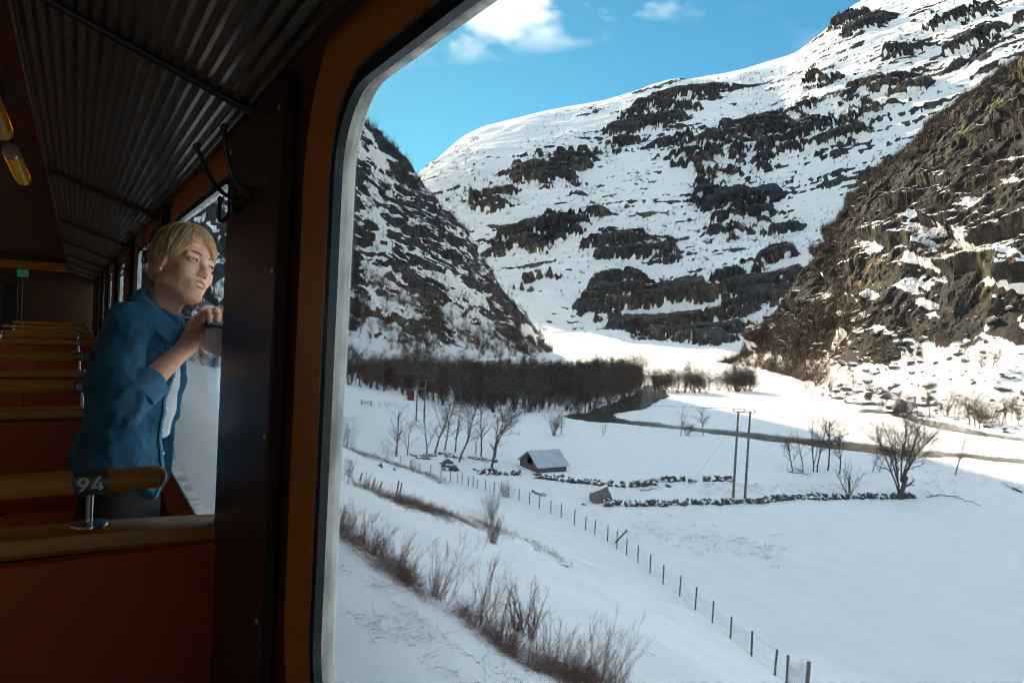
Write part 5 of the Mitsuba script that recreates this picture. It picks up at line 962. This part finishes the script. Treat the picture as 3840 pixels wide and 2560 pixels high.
def shirt_sdf(P):
    d = torso(P, .024)
    Mt = np.stack([FRONT, AX, [0, 0, 1]], 1)
    d = smin(d, ell(P, (.135, 2.47, -.56), (.128, .162, .20), Mt), .06)
    e = np.linalg.norm(P - EL_R, axis=-1); ring = .006 * np.sin(12 * np.arctan2(P[..., 2] - CU[2] - .05, P[..., 0] - CU[0] - .02) + 4 * meshkit.noise(P * 20, 5)) * np.exp(-(e / .085) ** 2)
    d = smin(d, chain(P, [SH_R, (SH_R + EL_R) / 2 + [-.01, .005, 0], EL_R, CU - ca * .035], [.058, .056, .053, .050], .03) + ring, .016)
    d = smin(d, chain(P, [SH_L, (.20, 2.72, -.26), (.285, 2.57, -.13)], [.06, .05, .045], .02), .03)
    d = d + fold(P)
    inner = torso(P, -.006)
    d = smax(d, -inner, .004)
    u = (P - TO) @ AX; w_ = (P - TO) @ FRONT; z_ = P[..., 2]
    open_ = np.maximum(-(w_ - .02), np.maximum(uedge(z_) - u, u - .075 - .12 * np.clip(z_ + .15, 0, .2)))
    d = smax(d, -open_, .004)
    d = smax(d, (z_ - (-.012)) - .25 * np.clip(np.abs(u) - .09, 0, 1), .01)
    cutz = -.555 - .10 * np.clip(1 - (np.abs(u - .0) / .16) ** 2, 0, 1) + .03 * (w_ < 0)
    return smax(d, cutz - z_, .006)
part(woman, 'denim_shirt', mikit.ply(surface(shirt_sdf, (-.09, 2.13, -.70), (.40, 2.82, .06), .0038), 'denim', smooth=True))
def seam(xz):
    xz = np.array(xz); t = np.linspace(0, 1, 40); c = np.stack([np.interp(t, np.linspace(0, 1, len(xz)), xz[:, k]) for k in (0, 1)], 1); out = []
    yy = np.linspace(2.1, 2.7, 400)
    for x, z in c:
        d = shirt_sdf(np.stack([np.full(400, x), yy, np.full(400, z)], 1)[None])[0]
        if (d < 0).any(): out.append([x, yy[int(np.argmax(d < 0))] - .0005, z])
    return tube(np.array(out), .0019, 6)
part(woman, 'armhole_seam', mikit.ply(seam([(.128, .012), (.153, .008), (.178, -.012), (.194, -.041), (.197, -.082), (.194, -.12), (.188, -.16)]), 'denim_seam', smooth=True))
part(woman, 'pocket_flap_seam', mikit.ply(seam([(.192, -.118), (.206, -.138), (.222, -.126), (.228, -.102)]), 'denim_seam', smooth=True))
# rolled cuff
def cuff_sdf(P):
    t_ = (P - CU) @ ca; r_ = np.linalg.norm(P - CU - t_[..., None] * ca, axis=-1) - .006 * np.sin(5 * np.arctan2(P[..., 1] - CU[1], P[..., 2] - CU[2]))
    return smax(np.abs(r_ - .052 - .10 * np.clip(-t_, -.05, .05)) - .0055, np.abs(t_ + .004) - .036, .005) + .4 * fold(P, .6)
part(woman, 'rolled_cuff', mikit.ply(surface(cuff_sdf, CU - .10, CU + .10, .0032), 'denim_seam', smooth=True))
# collar: a standing band round the neck and two folded leaves
na = (HC + HM @ np.array([-.02, 0, -.07])) - NECK; na /= np.linalg.norm(na); nf = FRONT - na * (FRONT @ na); nf /= np.linalg.norm(nf); ns = np.cross(na, nf)
def collar(side):
    V = []
    for a in np.linspace(0, 1, 26):
        th = np.pi * (1 - a * .93) * side; o = nf * np.cos(th) + ns * np.sin(th); q = NECK + na * (.060 - .062 * a ** 1.4) + o * (.066 + .012 * a ** 2); wd = .036 + .034 * a ** 2
        V.append([q - na * .012, q + na * .022 + o * .002, q + na * .029 + o * .008, q + na * .022 + o * .015, q + na * (.029 - wd) + o * (.026 + .012 * a) - ns * np.sign(side) * .006 * a])
    V = np.array(V); m = grid_mesh(V).subdivide(); v = np.array(m.vertices) + .0; nn_ = m.vertex_normals * .0022
    return trimesh.Trimesh(np.vstack([v + nn_, v - nn_]), np.vstack([m.faces, m.faces[:, ::-1] + len(v)]), process=False)
part(woman, 'collar', mikit.ply(collar(1), 'denim_seam', smooth=40)); part(woman, 'collar', mikit.ply(collar(-1), 'denim_seam', smooth=40))
def onshirt(u, z, extra=.0):
    o = TO + AX * u + [0, 0, z]; tt = np.linspace(.30, -.05, 500); d = shirt_sdf((o + np.outer(tt, FRONT))[None])[0]; i = int(np.argmax(d < 0)) if (d < 0).any() else 300
    return o + FRONT * (tt[i] + extra)
zs = np.linspace(-.13, -.60, 28); edge = np.array([onshirt(float(uedge(z)) - .008, z, .002) for z in zs])
pl = []
V = np.stack([edge - AX * .011, edge + FRONT * .0035 - AX * .009, edge + FRONT * .0035 + AX * .007, edge + AX * .010], 1); part(woman, 'placket', mikit.ply(grid_mesh(V), 'denim_seam', smooth=40))
for i in (1, 6, 11, 15, 19, 23):
    m = trimesh.creation.icosphere(2, .0052); v = np.array(m.vertices); v = v @ np.stack([FRONT * .45, AX, [0, 0, 1]], 0); m.vertices = v; m.apply_translation(edge[i] + FRONT * .005); part(woman, 'button', mikit.ply(m, 'pearl', smooth=True))
def tee(P):
    d = torso(P, .005) + .7 * fold(P); z_ = P[..., 2]; w_ = (P - TO) @ FRONT
    return smax(smax(smax(d, -.425 - z_, .004), z_ + .10 + .0 * w_, .006), -(w_ + .02), .01)
part(woman, 't_shirt', mikit.ply(surface(tee, (.05, 2.28, -.52), (.40, 2.74, -.06), .0045), 'grey_cotton', smooth=True))
def jeans(P):
    Mt = np.stack([FRONT, AX, [0, 0, 1]], 1); d = ell(P, (.14, 2.475, -.62), (.108, .150, .22), Mt)
    for s in (-1, 1): d = smin(d, chain(P, [np.array([.13, 2.47, -.70]) + AX * .08 * s, np.array([.13, 2.46, -1.05]) + AX * .085 * s, np.array([.07, 2.46, -1.40]) + AX * .085 * s], [.088, .062, .048], .03), .04)
    return d
part(woman, 'trousers', mikit.ply(surface(jeans, (-.10, 2.2, -1.44), (.30, 2.75, -.44), .008), 'black_jeans', smooth=True))
for s in (-1, 1):
    c = np.array([.10, 2.46, -1.45]) + AX * .085 * s
    part(woman, 'shoe', mikit.ply(surface(lambda P: smax(smin(ell(P, c + FRONT * .06 + [0, 0, .02], (.12, .045, .045), np.stack([FRONT, AX, [0, 0, 1]], 1)), cap(P, c + [0, 0, .02], c + [0, 0, .07], .045, .045), .02), c[2] + .002 - P[..., 2], .004), c - [.16, .16, .02], c + [.2, .16, .13], .008), 'black_jeans', smooth=True))
wl = np.array([.358, 2.348, -.018]); dl = wl - np.array([.315, 2.60, -.13]); dl /= np.linalg.norm(dl); e1 = np.cross(dl, [0, 0, 1]); e1 /= np.linalg.norm(e1); e2 = np.cross(dl, e1); th = np.linspace(0, 2 * np.pi, 28)
part(woman, 'bracelet', mikit.ply(cat([tube(wl + dl * o + np.outer(np.cos(th), e1) * .0285 + np.outer(np.sin(th), e2) * .0285, .0028, 8) for o in (-.004, .006)]), 'blue_band', smooth=50))
